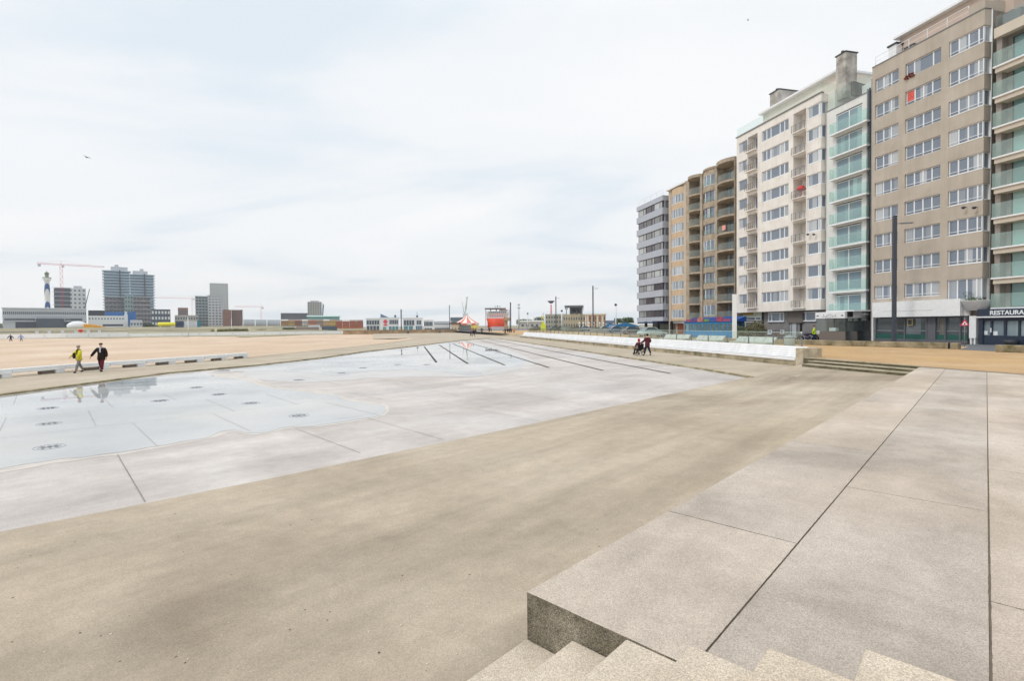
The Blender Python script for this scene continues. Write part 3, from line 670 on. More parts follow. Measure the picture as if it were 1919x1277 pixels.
pi = MB(sm,0,0); pi.box(fs(1816,620,-.3),fs(1829,620,-.3),-.3,.2,.5,zb_-.02); pi.box(fs(1817,620,-.3),fs(1820,620,-.3),-.25,.1,0,.5); pi.box(fs(1824,620,-.3),fs(1827,620,-.3),-.25,.1,0,.5); pi.build('pillar',M_white,tan)
# curved planter terrace over the corner
pt = MB(sm,0,0); xc = fs(1829,580,-.1); zq = fac(1829,580)[1]
pt.lathe([(.75,zq-.1),(1.0,zq+.65),(1.1,zq+.72),(.9,zq+.72)],(xc,.05,0),20); pt.build('planter',M_white,tan)
pg = MB(sm,0,0)
for k in range(300):
    a_ = random.random()*6.28; r_ = random.random()**.5*.7; h_ = random.random()*(.75 if a_>2.2 and a_<4.2 else .25)
    q = Vector((xc+math.cos(a_)*r_*1.1-.25,.05+math.sin(a_)*r_,zq+.72+h_)); d1 = Vector((random.uniform(-1,1),random.uniform(-1,1),random.uniform(-.5,1)))*.1; d2 = Vector((random.uniform(-1,1),random.uniform(-1,1),random.uniform(-1,1)))*.07
    pg.add([tuple(q),tuple(q+d1),tuple(q+d1+d2),tuple(q+d2)],[(0,1,2,3)])
pg.build('planter_shrub',mat('shrub_leaf',srgb(70,92,46),.8,.2,var=.5,scale=4),tan)
# ---------- right-edge block with green glass balconies ----------
W_pale = mat('pale_stone', srgb(200,190,176), .85, .15, var=.05, scale=1)
sL, sR = fs(1859,400,.0), fs(2120,400,.0); sm = sL
rb = fempty('balcony_block', sm, label='pale block at the right edge with deep green glass balconies over a restaurant', cat='apartment block')
zs_ = [fac(1861,y,.0)[1] for y in (577,126.6)]; n = 9; zz_ = [zs_[0]+(zs_[1]-zs_[0])*i/8 for i in range(9)]; dz = zz_[1]-zz_[0]
ztop = fac(1864,71,0)[1]
mb = MB(sm,0,0)
mb.box(sL,sR,1.0,13,2.5,ztop); mb.box(sL-.02,sL+.35,.35,1.0,2.5,ztop); mb.box(sL,sR,.02,.5,ztop-.02,ztop+.75,1); mb.box(sL,sR,.5,13,ztop+.002,ztop+.3,0)
mb.build('wall',[mat('grey_stone',srgb(150,142,136),.85,.15,var=.08,scale=2),W_pale],rb)
gw = sR-sL
wm = window_meshes(2.62,2.1,[1,1],frame=M_dark,glass=glass_mat('big_glass',srgb(108,142,142),srgb(184,214,208),lw=1.3,p=.6),sill=False)
for i in range(9):
    b_ = MB(sm,0,0); b_.box(sL+.02,sR,-.12,1.6,zz_[i]-.12,zz_[i]+.0,1); b_.box(sL+.10,sR,.02,1.5,zz_[i]-.50,zz_[i]-.12,0)
    bo = b_.build('balcony',[W_pale,M_white],rb)
    g_ = MB(sm,0,0); g_.box(sL+.04,sR,-.10,-.07,zz_[i]+.004,zz_[i]+1.12); g_.box(sL+.03,sL+.06,-.07,1.5,zz_[i]+.004,zz_[i]+1.12); g_.build('glass_panel',M_bal,bo)
    for k in range(3): add_window(rb,wm,.75+k*3.3,.9,zz_[i]+.02)
    p_ = MB(sm,0,0); p_.box(sL+3.4,sL+3.9,.5,.999,zz_[i],zz_[i]+dz-.5); p_.build('pier',M_dark,rb)
g_ = MB(sm,0,0); g_.box(sL+.05,sR,.1,.13,ztop+.75,ztop+1.7); g_.build('roof_glass_rail',M_screen,rb)
p_ = MB(sm,0,0); p_.box(sL+1.2,sR,3,13,ztop+.3,ztop+3.0); p_.box(sL-.3,sL+.9,1.4,13,ztop+.3,ztop+2.2,1); p_.build('penthouse',[W_pale,M_grey],rb)
# restaurant front, dark blue
M_navy = mat('navy_paint', srgb(38,50,68), .5, .4, var=.08, scale=2); M_plain = mat('sign_white', srgb(222,228,232), .5, .3)
so = fs(1831,620,-.6); zf0 = fac(1840,594,-.6)[1]; zf1 = fac(1840,580,-.6)[1]
rf = MB(sm,0,0); rf.box(so,sR,-.6,1.6,zf0+.02,zf1); rf.box(so,sR,-.75,-.2,zf0-.08,zf0+.02,1)
rf.box(so,so+.3,-.45,1.5,.0,zf0-.08); rf.box(so+.3,sR,-.35,1.5,0,.75)
xs = [fs(v,620,-.5) for v in (1836,1853,1857,1878,1883,1905,1909,1930,1990)]
for a,b in ((xs[1],xs[2]),(xs[3],xs[4]),(xs[5],xs[6]),(xs[7],xs[7]+.25)): rf.box(a,b,-.35,1.5,.75,zf0-.08)
rf.box(so+.3,sR,-.345,1.5,zf0-.35,zf0-.08)
rf.build('restaurant_front',[M_navy,M_white],rb)
for a,b in ((xs[0],xs[1]),(xs[2],xs[3]),(xs[4],xs[5]),(xs[6],xs[7])):
    g_ = MB(sm,0,0); g_.box(a,b,-.25,-.22,.75,zf0-.35); g_.build('window',glass_mat('restaurant_glass',srgb(120,136,146),srgb(180,196,200),p=.5),rb)
pp = MB(sm,0,0)
for xp,zp_ in ((xs[0]+.25,.95),(xs[0]+.95,.92)): pp.box(xp-.15,xp+.15,-.262,-.255,zp_-.15,zp_+.17)
pp.build('notice',M_plain,rb)
hd = MB(sm,0,0); hd.box((xs[1]+xs[2])/2-.03,(xs[1]+xs[2])/2+.03,-.42,-.35,1.0,1.35); hd.build('door_handle',M_white,rb)
bw = MB(sm,0,0); xx = fs(1893,634,-.9); bw.lathe([(.25,.0),(.42,.18),(.45,.42),(.40,.42),(.36,.2)],(xx,-.85,.02),18); bw.build('planter_bowl',M_dark,rb)
cu = bpy.data.curves.new('sign_letters','FONT'); cu.body = 'RESTAURANT'; cu.size = .47; cu.extrude = .02; cu.offset = .010; cu.space_character = 1.0
to = bpy.data.objects.new('tmp_text',cu); sc.collection.objects.link(to)
dg = bpy.context.evaluated_depsgraph_get(); me = bpy.data.meshes.new_from_object(to.evaluated_get(dg)); bpy.data.objects.remove(to); me.materials.append(M_plain)
t_ = place('sign_letters',me,rb,(fs(1855,587,-.62)-sm,-.63,zf0+.14)); t_.rotation_euler = (math.pi/2,0,0)
# ---------- slim white block with turquoise glass ----------
W_wh = mat('white_render', srgb(218,219,217), .8, .2, var=.04, scale=1, drip=.06)
sL, sR = fs(1554,400,.9), fs(1632,400,.5); sm = (sL+sR)/2
gb = fempty('glass_balcony_block', sm, label='slim white block with turquoise glass balconies, left of the tall beige block', cat='apartment block')
zz_ = rows_from(1552,254.2,547.8,8,-.1); zz_ = [zz_[0]-(zz_[1]-zz_[0])]+zz_; dz = zz_[1]-zz_[0]; ztop = fac(1592,190,.5)[1]
xb0,xb1 = fs(1553,400,-.1), fs(1623,400,-.1)
mb = MB(sm,0,0)
wx0,wx1 = fs(1569,400,.6), fs(1615,400,.6)
mb.box(sL,sR,.95,13,2.4,ztop+.02)
for a,b in ((sL,wx0-.1),(wx1+.1,sR)): mb.box(a,b,.5,.95,2.4,ztop)
z=2.4
for zz0 in zz_: 
    mb.box(wx0-.1,wx1+.1,.5,.95,zz0-.3 if zz0>3 else 2.4,zz0+.12)
mb.box(wx0-.1,wx1+.1,.5,.95,zz_[-1]+dz-.28,ztop); mb.box(sL,sR,.45,.95,ztop,ztop+.1,1); mb.box(sL,sR,.6,13,0,2.4,2)
mb.build('wall',[W_wh,M_grey,mat('dark_plinth',srgb(96,90,86),.8,.2,var=.1)],gb)
wm = window_meshes(wx1-wx0+.16,dz-.55,[1,1],glass=glass_mat('sea_glass',srgb(116,138,150),srgb(176,204,202),lw=.5,p=.4),sill=False)
for z0 in zz_:
    b_ = MB(sm,0,0); b_.box(xb0,xb1,-.1,.5,z0-.16,z0); bo = b_.build('balcony',M_white,gb)
    g_ = MB(sm,0,0); g_.box(xb0+.03,xb1-.03,-.08,-.05,z0+.004,z0+1.12)
    g_.box(xb0+.03,xb0+.06,-.052,.5,z0+.004,z0+1.12); g_.box(xb1-.06,xb1-.03,-.052,.5,z0+.004,z0+1.12); g_.build('glass_panel',M_bal,bo)
    add_window(gb,wm,wx0-.08-sm,.56,z0+.14)
g_ = MB(sm,0,0); g_.box(sL+.1,sR-.1,.5,.53,ztop+.1,ztop+1.9); g_.build('roof_glass_rail',M_screen,gb)
p_ = MB(sm,0,0); p_.box(sL+.4,sR-.1,3,13,ztop+.1,ztop+2.2); p_.build('penthouse',W_wh,gb)
for xx_,mm_ in ((fs(1631,400,.5),M_dark),(fs(1627,400,.5),M_grey)):
    dp = MB(sm,0,0); dp.bar((xx_,.38,.2),(xx_,.38,ztop+.3),.08,8); dp.build('drainpipe',mm_,gb)
# kiosk front under it
k0,k1 = fs(1528,600,-2.2), fs(1583,600,-2.2); zk0 = fac(1555,597,-2.2)[1]; zk1 = fac(1555,585,-2.2)[1]
km = MB(sm,0,0); km.box(k0,k1,-2.2,.45,zk0,zk1); km.box(k0+1.2,k1+.9,-2.0,.5,zk1+.002,zk1+.12)
km.build('canopy',M_white,gb)
sg = MB(sm,0,0); km_ = (k0+k1)/2      # peaked line emblem and small leaf marks on the canopy
sg.tube([(km_-.9,-2.215,zk0+.18),(km_-.45,-2.215,zk0+.22),(km_,-2.215,zk0+.42),(km_+.45,-2.215,zk0+.22),(km_+.9,-2.215,zk0+.18)],.018)
for xx_ in (k0+.3,k1-.3): sg.ball((xx_,-2.21,zk0+.28),.16,.012,.08,8)
for xx_ in (km_-.75,km_+.75): sg.ball((xx_,-2.21,zk0+.35),.05,.012,.06,8)
for q in range(5): sg.box(km_-.5+q*.2,km_-.38+q*.2,-2.212,-2.205,zk0+.06,zk0+.13)
sg.build('canopy_emblem',mat('emblem_brown',srgb(140,128,112),.7,.2),gb)
gl_ = MB(sm,0,0)
for a,b in ((k0+.05,k0+(k1-k0)*.33),(k0+(k1-k0)*.36,k0+(k1-k0)*.62),(k0+(k1-k0)*.65,k1-.05)): gl_.box(a,b,-2.1,-2.06,1.0,zk0-.004)
gl_.box(k1-.03,k1,-2.05,.4,1.0,zk0-.004); gl_.build('glass_screen',M_screen,gb)
lo = MB(sm,0,0); lo.box(k0,k1,-2.15,-2.0,0,.98); lo.box(k1+.05,fs(1607,620,-1.5),-1.6,-1.45,0,.98,1); lo.build('parapet',[mat('brown_panel',srgb(118,108,100),.8,.2),mat('dark_panel',srgb(84,80,78),.8,.2)],gb)
bk = MB(sm,0,0); bk.box(k0+.6,k1+2.0,.3,.58,0,zk0-.3); bk.box(k0+1.2,k0+2.0,-1.6,-1.2,1.0,1.35,1); bk.box(k1-1,k1-.3,-.8,-.3,0,1.8,0); bk.build('kiosk_interior',[mat('kiosk_dark',srgb(70,72,76),.7,.3,var=.3,scale=2),M_white],gb)
db = MB(sm,0,0); db.box(fs(1583,590,-1.8),fs(1594,590,-1.8),-1.9,-1.5,zk1-.55,zk1-.02); db.build('awning_box',M_black,gb)
wk = window_meshes(fs(1609,610,.5)-fs(1587,610,.5),1.9,[1,1],frame=M_dark); add_window(gb,wk,fs(1587,610,.5)-sm,.5,.9)
wk = window_meshes(fs(1625,610,.5)-fs(1615.5,610,.5),2.25,[1],fw=.12,sill=False); add_window(gb,wk,fs(1615.5,610,.5)-sm,.42,.03,name='door')
# ---------- cream block ----------
W_cream = mat('cream_render', srgb(231,227,222), .85, .15, var=.05, scale=.8, stain=srgb(222,216,209), drip=.08)
sL, sR = fs(1380.5), fs(1538.5); sm = (sL+sR)/2
cr_ = fempty('apartment_block', sm, label='cream ten storey block with ribbon windows and two stacks of small recessed balconies', cat='apartment block')
zc0,zc1 = fac(1525,550)[1], fac(1525,206.6)[1]; zz_ = [zc0+(zc1-zc0)*i/8 for i in range(9)]; dz = zz_[1]-zz_[0]
zb_ = fac(1460,583.5)[1]; zt = fac(1380.5,259)[1]
Z = dict(a=(fs(1384.5),fs(1400.5)), l=(fs(1401.5),fs(1419.5)), r=(fs(1427.5),fs(1477.5)), g=(fs(1486.5),fs(1510.5)), w=(fs(1512.5),fs(1538)))
op = [(z-.72,z+.62) for z in zz_]; lo = [(z-1.55,z+.75) for z in zz_]
mb = MB(sm,0,0)
zone(mb,sL,Z['a'][0],zb_,zt,[]); zone(mb,*Z['a'],zb_,zt,op); mb.box(Z['a'][1],Z['l'][0],0,13,zb_,zt)
zone(mb,*Z['l'],zb_,zt,[(z-1.25,z+.8) for z in zz_],rec=1.1); mb.box(Z['l'][1],Z['r'][0],0,13,zb_,zt)
zone(mb,*Z['r'],zb_,zt,op); mb.box(Z['r'][1],Z['g'][0],0,13,zb_,zt)
zone(mb,*Z['g'],zb_,zt,lo,rec=1.2); mb.box(Z['g'][1],Z['w'][0],0,13,zb_,zt)
mb.box(Z['w'][0],sR-.35,.25,13,zb_,zt); mb.box(sR-.35,sR,.9,13,zb_,zt); z = zb_
for a,b in op: mb.box(Z['w'][0],sR,0,.25,z,a); mb.box(sR-.35,sR,.25,.9,z,a); z = b
mb.box(Z['w'][0],sR,0,.25,z,zt); mb.box(sR-.35,sR,.25,.9,z,zt); mb.box(sR,sR+.9,.9,13,zb_,zt)
mb.box(sL-.1,sR+.1,-.12,.3,zt,zt+.12,1)
mb.build('wall',[W_cream,M_grey],cr_)
wA = window_meshes(Z['a'][1]-Z['a'][0],1.34,[1]); wR = window_meshes(Z['r'][1]-Z['r'][0]-.04,1.34,[1,1,2.1,1,1],fw=.09); wW = window_meshes(sR-Z['w'][0]-.12,1.34,[6,1],fw=.1); wS = window_meshes(.62,1.34,[1])
wG = window_meshes(.95,2.0,[1],sill=False); wL = window_meshes(Z['l'][1]-Z['l'][0]-.3,1.95,[1,1],sill=False)
for i,z in enumerate(zz_):
    add_window(cr_,wA,Z['a'][0]-sm,.12,z-.72); add_window(cr_,wR,Z['r'][0]-sm+.02,.12,z-.72); add_window(cr_,wW,Z['w'][0]-sm,.10,z-.72)
    add_window(cr_,wS,sR-sm-.10,.17,z-.72,rz=math.pi/2)
    add_window(cr_,wG,Z['g'][1]-sm-1.0,1.12,z-1.53,name='balcony_door'); add_window(cr_,wL,Z['l'][0]-sm+.2,1.02,z-1.22,name='balcony_door')
    rail(cr_,Z['g'][0]-sm-.02,Z['g'][1]-sm,-.25,z-1.55,.85,M_grey,bars=5,posts=.6)
    b_ = MB(sm,0,0); b_.box(Z['l'][0]-.05,Z['l'][1],-.5,1.1,z-1.38,z-1.26); b_.build('balcony',[W_cream],cr_); b_ = MB(sm,0,0); b_.box(Z['g'][0],Z['g'][1],-.28,.0,z-1.66,z-1.56); b_.build('balcony',[W_cream],cr_)
    rail(cr_,Z['l'][0]-sm-.05,Z['l'][1]-sm,-.47,z-1.26,.85,mat('bronze_rail',srgb(140,130,120),.5,.4),bars=7,posts=.35)
um = MB(sm,0,0); um.lathe([(.5,zz_[5]-.6),(.34,zz_[5]-.25),(.05,zz_[5]-.1)],(Z['g'][0]+.8,.4,0),12); um.lathe([(.03,zz_[5]-1.5),(.03,zz_[5]-.3)],(Z['g'][0]+.8,.4,0),8); um.build('sunshade',mat('coral_cloth',srgb(214,76,72),.8,.1),cr_)
for xp in (1519,1530):
    s_,z_ = fac(xp,440); fl = MB(sm,0,0); fl.bar((s_,0,z_),(s_,-.35,z_),.025); fl.lathe([(.03,.0),(.13,.05),(.15,.18),(.02,.22)],(s_,-.38,z_-.1),12); fl.build('floodlight',M_dark,cr_)
g_ = MB(sm,0,0); g_.box(sL,sL+6,.05,.08,zt+.12,zt+1.2); g_.build('roof_glass_rail',M_screen,cr_)
g_ = MB(sm,0,0); g_.box(sR-9,sR,.05,.08,zt+.12,zt+1.2); g_.box(sR-.03,sR,.09,2,zt+.12,zt+1.2); g_.build('roof_glass_rail',M_screen,cr_)
p_ = MB(sm,0,0); p_.box(sL+2.2,sR+.3,2.4,13,zt,zt+2.5); p_.box(sL+2.0,sR+.5,1.8,13.2,zt+2.5,zt+2.72,1); p_.build('penthouse',[mat('peach_render',srgb(224,214,204),.85,.1,var=.05),M_white],cr_)
W_chim = mat('weathered_stone', srgb(186,182,176), .9, .1, var=.15, scale=1.2, stain=srgb(132,128,122))
sa,za = fac(1443,200,3),0
p_ = MB(sm,0,0); a_ = fs(1443,185,2.6); zt2 = fac(1443,177,2.6)[1]; p_.box(a_,a_+1.6,2.6,5.6,zt+2.6,zt2); 
for k in range(5): p_.lathe([(.2,zt2),(.16,zt2+.45)],(a_+.8,3.0+k*.55,0),8,m=1)
p_.box(a_-.1,a_+1.7,2.5,5.7,zt2,zt2+.1,1); p_.build('chimney',[W_chim,M_dark],cr_)
p_ = MB(sm,0,0); a_ = fs(1567,130,1.2); zt2 = fac(1567,107,1.2)[1]; p_.box(a_,a_+1.2,1.2,2.7,zt-1.2,zt2)
for k in range(3): p_.lathe([(.2,zt2),(.17,zt2+.4)],(a_+.6,1.45+k*.5,0),8,m=1)
p_.box(a_-.1,a_+1.3,1.1,2.8,zt2,zt2+.1,1); p_.build('chimney',[W_chim,M_dark],cr_)
p_ = MB(sm,0,0); p_.prism([(a_+1.25,1.9),(a_+1.55,1.9),(a_+1.55,12),(a_+1.25,12)],zt-1,[zt2-3.2,zt2-3.2,zt2-5.2,zt2-5.2]); p_.build('party_wall',mat('slate_cladding',srgb(104,100,96),.8,.2,var=.35,scale=1.2),cr_)
# ground floor of the cream block
mb = MB(sm,0,0); M_gstone = mat('grey_ground_floor',srgb(128,126,126),.85,.15,var=.12,scale=1)
y0 = 1.0; mb.box(sL,sR+.9,y0,13,0,zb_-.002); mb.box(fs(1476,600,y0-.2),fs(1504,600,y0-.2),y0-.25,y0-.002,1.9,zb_-.01,1)
mb.box(fs(1480,600,y0),fs(1497,600,y0),y0-.12,y0-.002,0.02,.1,0); mb.build('ground_floor',[M_gstone,mat('grey_mid',srgb(112,106,102),.8,.2)],cr_)
def gwin(x0,x1,ya,yb,lights,name='window',fr_=M_whiteframe,fw=.08,sill=True):
    a,zt_ = fac(x0,ya,y0); b,zb2 = fac((x0+x1)/2,yb,y0); b = fs(x1,ya,y0); zt_ = fac((x0+x1)/2,ya,y0)[1]
    add_window(cr_,window_meshes(b-a,zt_-max(.03,zb2),lights,fw=fw,frame=fr_,sill=sill),a-sm,y0-.075,max(.03,zb2),name)
gwin(1440.5,1470,586,603,[1,2.2,1]); gwin(1502,1530,585,602,[1,2]); gwin(1480,1494,601,640,[1,3],'door',M_grey,sill=False)
gwin(1392,1427,594.5,601,[3,1.3],fw=.1,sill=False); gwin(1392,1427,603,634,[1,3,1.6],fw=.1,sill=False); gwin(1440,1447,619,626,[1]); gwin(1463,1470,619,626,[1])
s_ = MB(sm,0,0); a_,z1_ = fac(1392,586,y0-.1); b_ = fs(1427,586,y0-.1); z0_ = fac(1410,590.5,y0-.1)[1]; s_.box(a_,(a_+b_)/2+.3,y0-.12,y0-.002,z0_,z1_); s_.box((a_+b_)/2+.32,b_,y0-.12,y0-.002,z0_,z1_,1); s_.box(a_,b_,y0-.08,y0-.002,fac(1410,594.5,y0)[1],z0_-.01,1); s_.build('shop_sign',[mat('ochre_sign',srgb(178,140,62),.6,.2,var=.3,scale=1.5),mat('pale_green',srgb(206,212,190),.7,.2)],cr_)
dp = MB(sm,0,0); dp.box(fs(1428.5,600,.9),fs(1430,600,.9),.9,.98,0,zb_-.01); dp.box(fs(1500,590,.9),fs(1502,590,.9),.85,.98,.8,zb_-.01); dp.build('drainpipe',M_black,cr_)
# ---------- brown block with bowed bays ----------
def bow(x0, x1, y, bulge, n=6):
    return [(x0+(x1-x0)*i/n, y-bulge*math.sin(math.pi*i/n)**.8) for i in range(n+1)]
W_brn = mat('brown_stone', srgb(176,164,148), .85, .15, var=.1, scale=1.5, stain=srgb(154,141,123), drip=.12)
sL, sR = fs(1288.5,400,.6), fs(1380,400,.6); sm = (sL+sR)/2
bb = fempty('apartment_block', sm, label='brown block with bowed middle windows and glass fronted balconies on both sides', cat='apartment block')
ca,cb_ = fac(1330,338.7,.4)[1], fac(1330,582,.4)[1]; zz_ = [cb_+(ca-cb_)*i/8 for i in range(9)]; dz = zz_[1]-zz_[0]
Zl=(fs(1293.5,400,.5),fs(1314,400,.5)); Zm=(fs(1318,400,.5),fs(1342,400,.5)); Zr=(fs(1346,400,.5),fs(1378,400,.5)); zt = zz_[-1]+1.35; zg = zz_[0]-1.5
mb = MB(sm,0,0)
for a,b in ((sL,Zl[0]),(Zl[1],Zm[0]),(Zm[1],Zr[0]),(Zr[1],sR)): mb.box(a,b,.3,13,0,zt+.25)
mb.box(*Zl,2.0,13,0,zt); mb.box(*Zm,1.3,13,0,zt); mb.box(*Zr,2.0,13,0,zt); mb.box(sL,sR,.8,2,0,zg)
bp_ = bow(Zm[0],Zm[1],.5,.55)
for i in range(10):
    z0 = zg if i==0 else zz_[i-1]+.78; z1 = zz_[i]-.78 if i<9 else zt+.2
    mb.prism(bp_+[(Zm[1],1.3),(Zm[0],1.3)],z0,z1)
mb.build('wall',W_brn,bb)
def bowglass(pts,z0,z1,fr,nm,parent,glass=M_glass,off=.08,loc0=0):
    f = MB(loc0,0,0); p = MB(loc0,0,0)
    for i in range(len(pts)-1):
        (xa,ya),(xb,yb) = pts[i],pts[i+1]
        p.add([(xa,ya+off,z0),(xb,yb+off,z0),(xb,yb+off,z1),(xa,ya+off,z1)],[(0,1,2,3)])
    for (xa,ya) in pts: f.box(xa-.05,xa+.05,ya+off-.07,ya+off+.03,z0,z1)
    for zz0 in (z0,z1-.07):
        for i in range(len(pts)-1):
            (xa,ya),(xb,yb) = pts[i],pts[i+1]; f.add([(xa,ya+off-.05,zz0),(xb,yb+off-.05,zz0),(xb,yb+off-.05,zz0+.07),(xa,ya+off-.05,zz0+.07)],[(0,1,2,3)])
    o = f.build(nm,fr,parent); p.build('pane',glass,o); return o
M_bronze = mat('bronze_frame', srgb(88,80,74), .5, .4)
wr_ = window_meshes(Zr[1]-Zr[0]-.1,2.0,[1,1.6,1.6],frame=M_bronze,sill=False); wl_ = window_meshes(Zl[1]-Zl[0]-.1,2.0,[1,1.6],frame=M_bronze,sill=False)
for i,z in enumerate(zz_):
    bowglass(bow(Zm[0],Zm[1],.5,.55,4),z-.78,z+.78,M_bronze if i%4 else M_whiteframe,'window',bb,loc0=sm)
    g_ = MB(sm,0,0); q = bow(Zm[0]+.1,Zm[1]-.1,.42,.5,4)
    for k in range(4): g_.add([(q[k][0],q[k][1],z-.75),(q[k+1][0],q[k+1][1],z-.75),(q[k+1][0],q[k+1][1],z-.1),(q[k][0],q[k][1],z-.1)],[(0,1,2,3)])
    g_.build('glass_panel',M_bal,bb)
    for (a,b),wmm in ((Zl,wl_),(Zr,wr_)):
        zb0 = z-1.22; q = bow(a,b,.3,.75,6)
        s_ = MB(sm,0,0); s_.prism(q+[(b,2.0),(a,2.0)],zb0-.28,zb0); bo = s_.build('balcony',W_brn,bb)
        g_ = MB(sm,0,0); q2 = bow(a+.08,b-.08,.32,.70,6)
        for k in range(6): g_.add([(q2[k][0],q2[k][1],zb0+.05),(q2[k+1][0],q2[k+1][1],zb0+.05),(q2[k+1][0],q2[k+1][1],zb0+.98),(q2[k][0],q2[k][1],zb0+.98)],[(0,1,2,3)])
        g_.build('glass_panel',M_bal,bo)
        add_window(bb,wmm,a-sm+.05,1.9,zb0+.02,name='balcony_door')
rt = MB(sm,0,0)
for (a,b),h_ in ((Zl,.25),(Zr,.35)): rt.prism(bow(a-.1,b+.1,.25,.8,8)+[(b+.1,13),(a-.1,13)],zt-.06,zt+.12+h_)
rt.prism(bow(Zm[0]-.05,Zm[1]+.05,.45,.62,8)+[(Zm[1]+.05,13),(Zm[0]-.05,13)],zt+.201,zt+.5)
rt.build('roof',W_brn,bb)
lb = MB(sm,0,0); x = Zr[0]+2.2; lb.box(x,x+.75,-.46,-.42,zz_[5]-.95,zz_[5]-.25); lb.build('balcony_towel',mat('pink_cloth',srgb(226,160,150),.9,.1),bb)
# ---------- ochre block with bow windows ----------
W_och = mat('ochre_brick', srgb(196,174,148), .85, .15, var=.08, scale=2); W_sand = mat('sand_pier', srgb(194,180,162), .85, .15, var=.06)
sL, sR = fs(1254,400,1.0), fs(1288.3,400,1.0); sm = (sL+sR)/2
ob = fempty('apartment_block', sm, label='narrow ochre block with curved white windows, between the grey and brown blocks', cat='apartment block')
cb_,ca = fac(1270,588.7,.8)[1], fac(1270,373,.8)[1]; zz_ = [cb_+(ca-cb_)*i/8 for i in range(9)]; zt = fac(1270,352,.8)[1]; zg = zz_[0]-1.2
Zw = (fs(1258,400,1.0),fs(1283,400,1.0)); mb = MB(sm,0,0); mb.box(sL,sR,1.6,13,0,zt,0); mb.box(sL,Zw[0],.9,1.6,0,zt+.2,0); mb.box(Zw[1],sR,.8,1.6,0,zt+.2,0); mb.box(sL-.2,sR+.2,.5,13,zt+.2,zt+.45,2)
bp_ = bow(Zw[0],Zw[1],1.0,.45)
for i in range(10):
    z0 = zg if i==0 else zz_[i-1]+.72; z1 = zz_[i]-.72 if i<9 else zt
    mb.prism(bp_+[(Zw[1],1.6),(Zw[0],1.6)],z0,z1,1)
mb.build('wall',[W_sand,W_och,M_white],ob)
for z in zz_: bowglass(bow(Zw[0],Zw[1],1.0,.45,6),z-.72,z+.72,M_whiteframe,'window',ob,loc0=sm,glass=glass_mat('pale_glass',srgb(128,142,156),srgb(206,212,216),lw=.5,p=.7))
gf = MB(sm,0,0); gf.box(Zw[0],Zw[1],1.0,1.55,zg-.35,zg-.1); gf.box(Zw[0]+1.2,Zw[1]-1.2,1.4,1.58,0.02,zg-.5,1); gf.build('entrance',[M_white,mat('brick_red',srgb(128,76,60),.8,.1,var=.2,scale=2)],ob)
# ---------- grey block at the far end ----------
W_gr = mat('blue_grey_panel', srgb(172,178,190), .6, .3, var=.05, scale=1); M_win_br = mat('wine_frame', srgb(74,58,60), .5, .3)
sL, sR = fs(1196.5,400,.2), fs(1244,400,.2); sm = (sL+sR)/2
gk = fempty('apartment_block', sm, label='blue grey block with continuous bands at the far end of the promenade row', cat='apartment block')
cb_,ca = fac(1220,588.7,.3)[1], fac(1220,393,.3)[1]; zz_ = [cb_+(ca-cb_)*i/8 for i in range(9)]; dz = zz_[1]-zz_[0]
mb = MB(sm,0,0); mb.box(sL+.1,sR-.1,.45,13,zz_[0]-.7,zz_[-1]+1.5)
for i in range(10):
    z0 = zz_[i-1]+.62 if i else zz_[0]-1.35; z1 = zz_[i]-.62 if i<9 else zz_[8]+1.5
    mb.box(sL-.3,sR,-.05,13.0,z0,z1)
mb.box(sL+2,sR-.2,2.0,13,0,zz_[0]-1.36,1)
mb.build('wall',[W_gr,mat('green_shop_glass',srgb(86,104,92),.2,.5,var=.4,scale=.8)],gk)
wg_ = window_meshes((sR-sL-.4)/3,1.22,[1.7,.8],frame=M_win_br,glass=glass_mat('grey_block_glass',srgb(80,76,82),srgb(196,204,206),lw=2.6,p=.75),sill=False)
ws_ = window_meshes(1.9,1.22,[1,1],frame=M_win_br,sill=False)
for z in zz_:
    for k in range(3): add_window(gk,wg_,sL-sm+.2+k*(sR-sL-.4)/3,.10,z-.61)
    for k in range(3): add_window(gk,ws_,sR-sm-.04,.6+k*3.2,z-.61,rz=math.pi/2)
rail(gk,sL-sm,sR-sm-.4,.3,zz_[8]+1.5,1.1,M_white,bars=2,posts=2); 
cn = MB(sm,0,0); cn.box(sL+1,sR-1,-.6,2.0,zz_[0]-1.75,zz_[0]-1.45); cn.build('canopy',mat('dark_blue_canopy',srgb(44,56,84),.7,.2),gk)
pl_ = MB(sm,0,0)
for k in range(5): pl_.box(sL+1.5+k*4.5,sL+1.9+k*4.5,.6,1.0,0,zz_[0]-1.4)
pl_.build('column',M_dark,gk,)
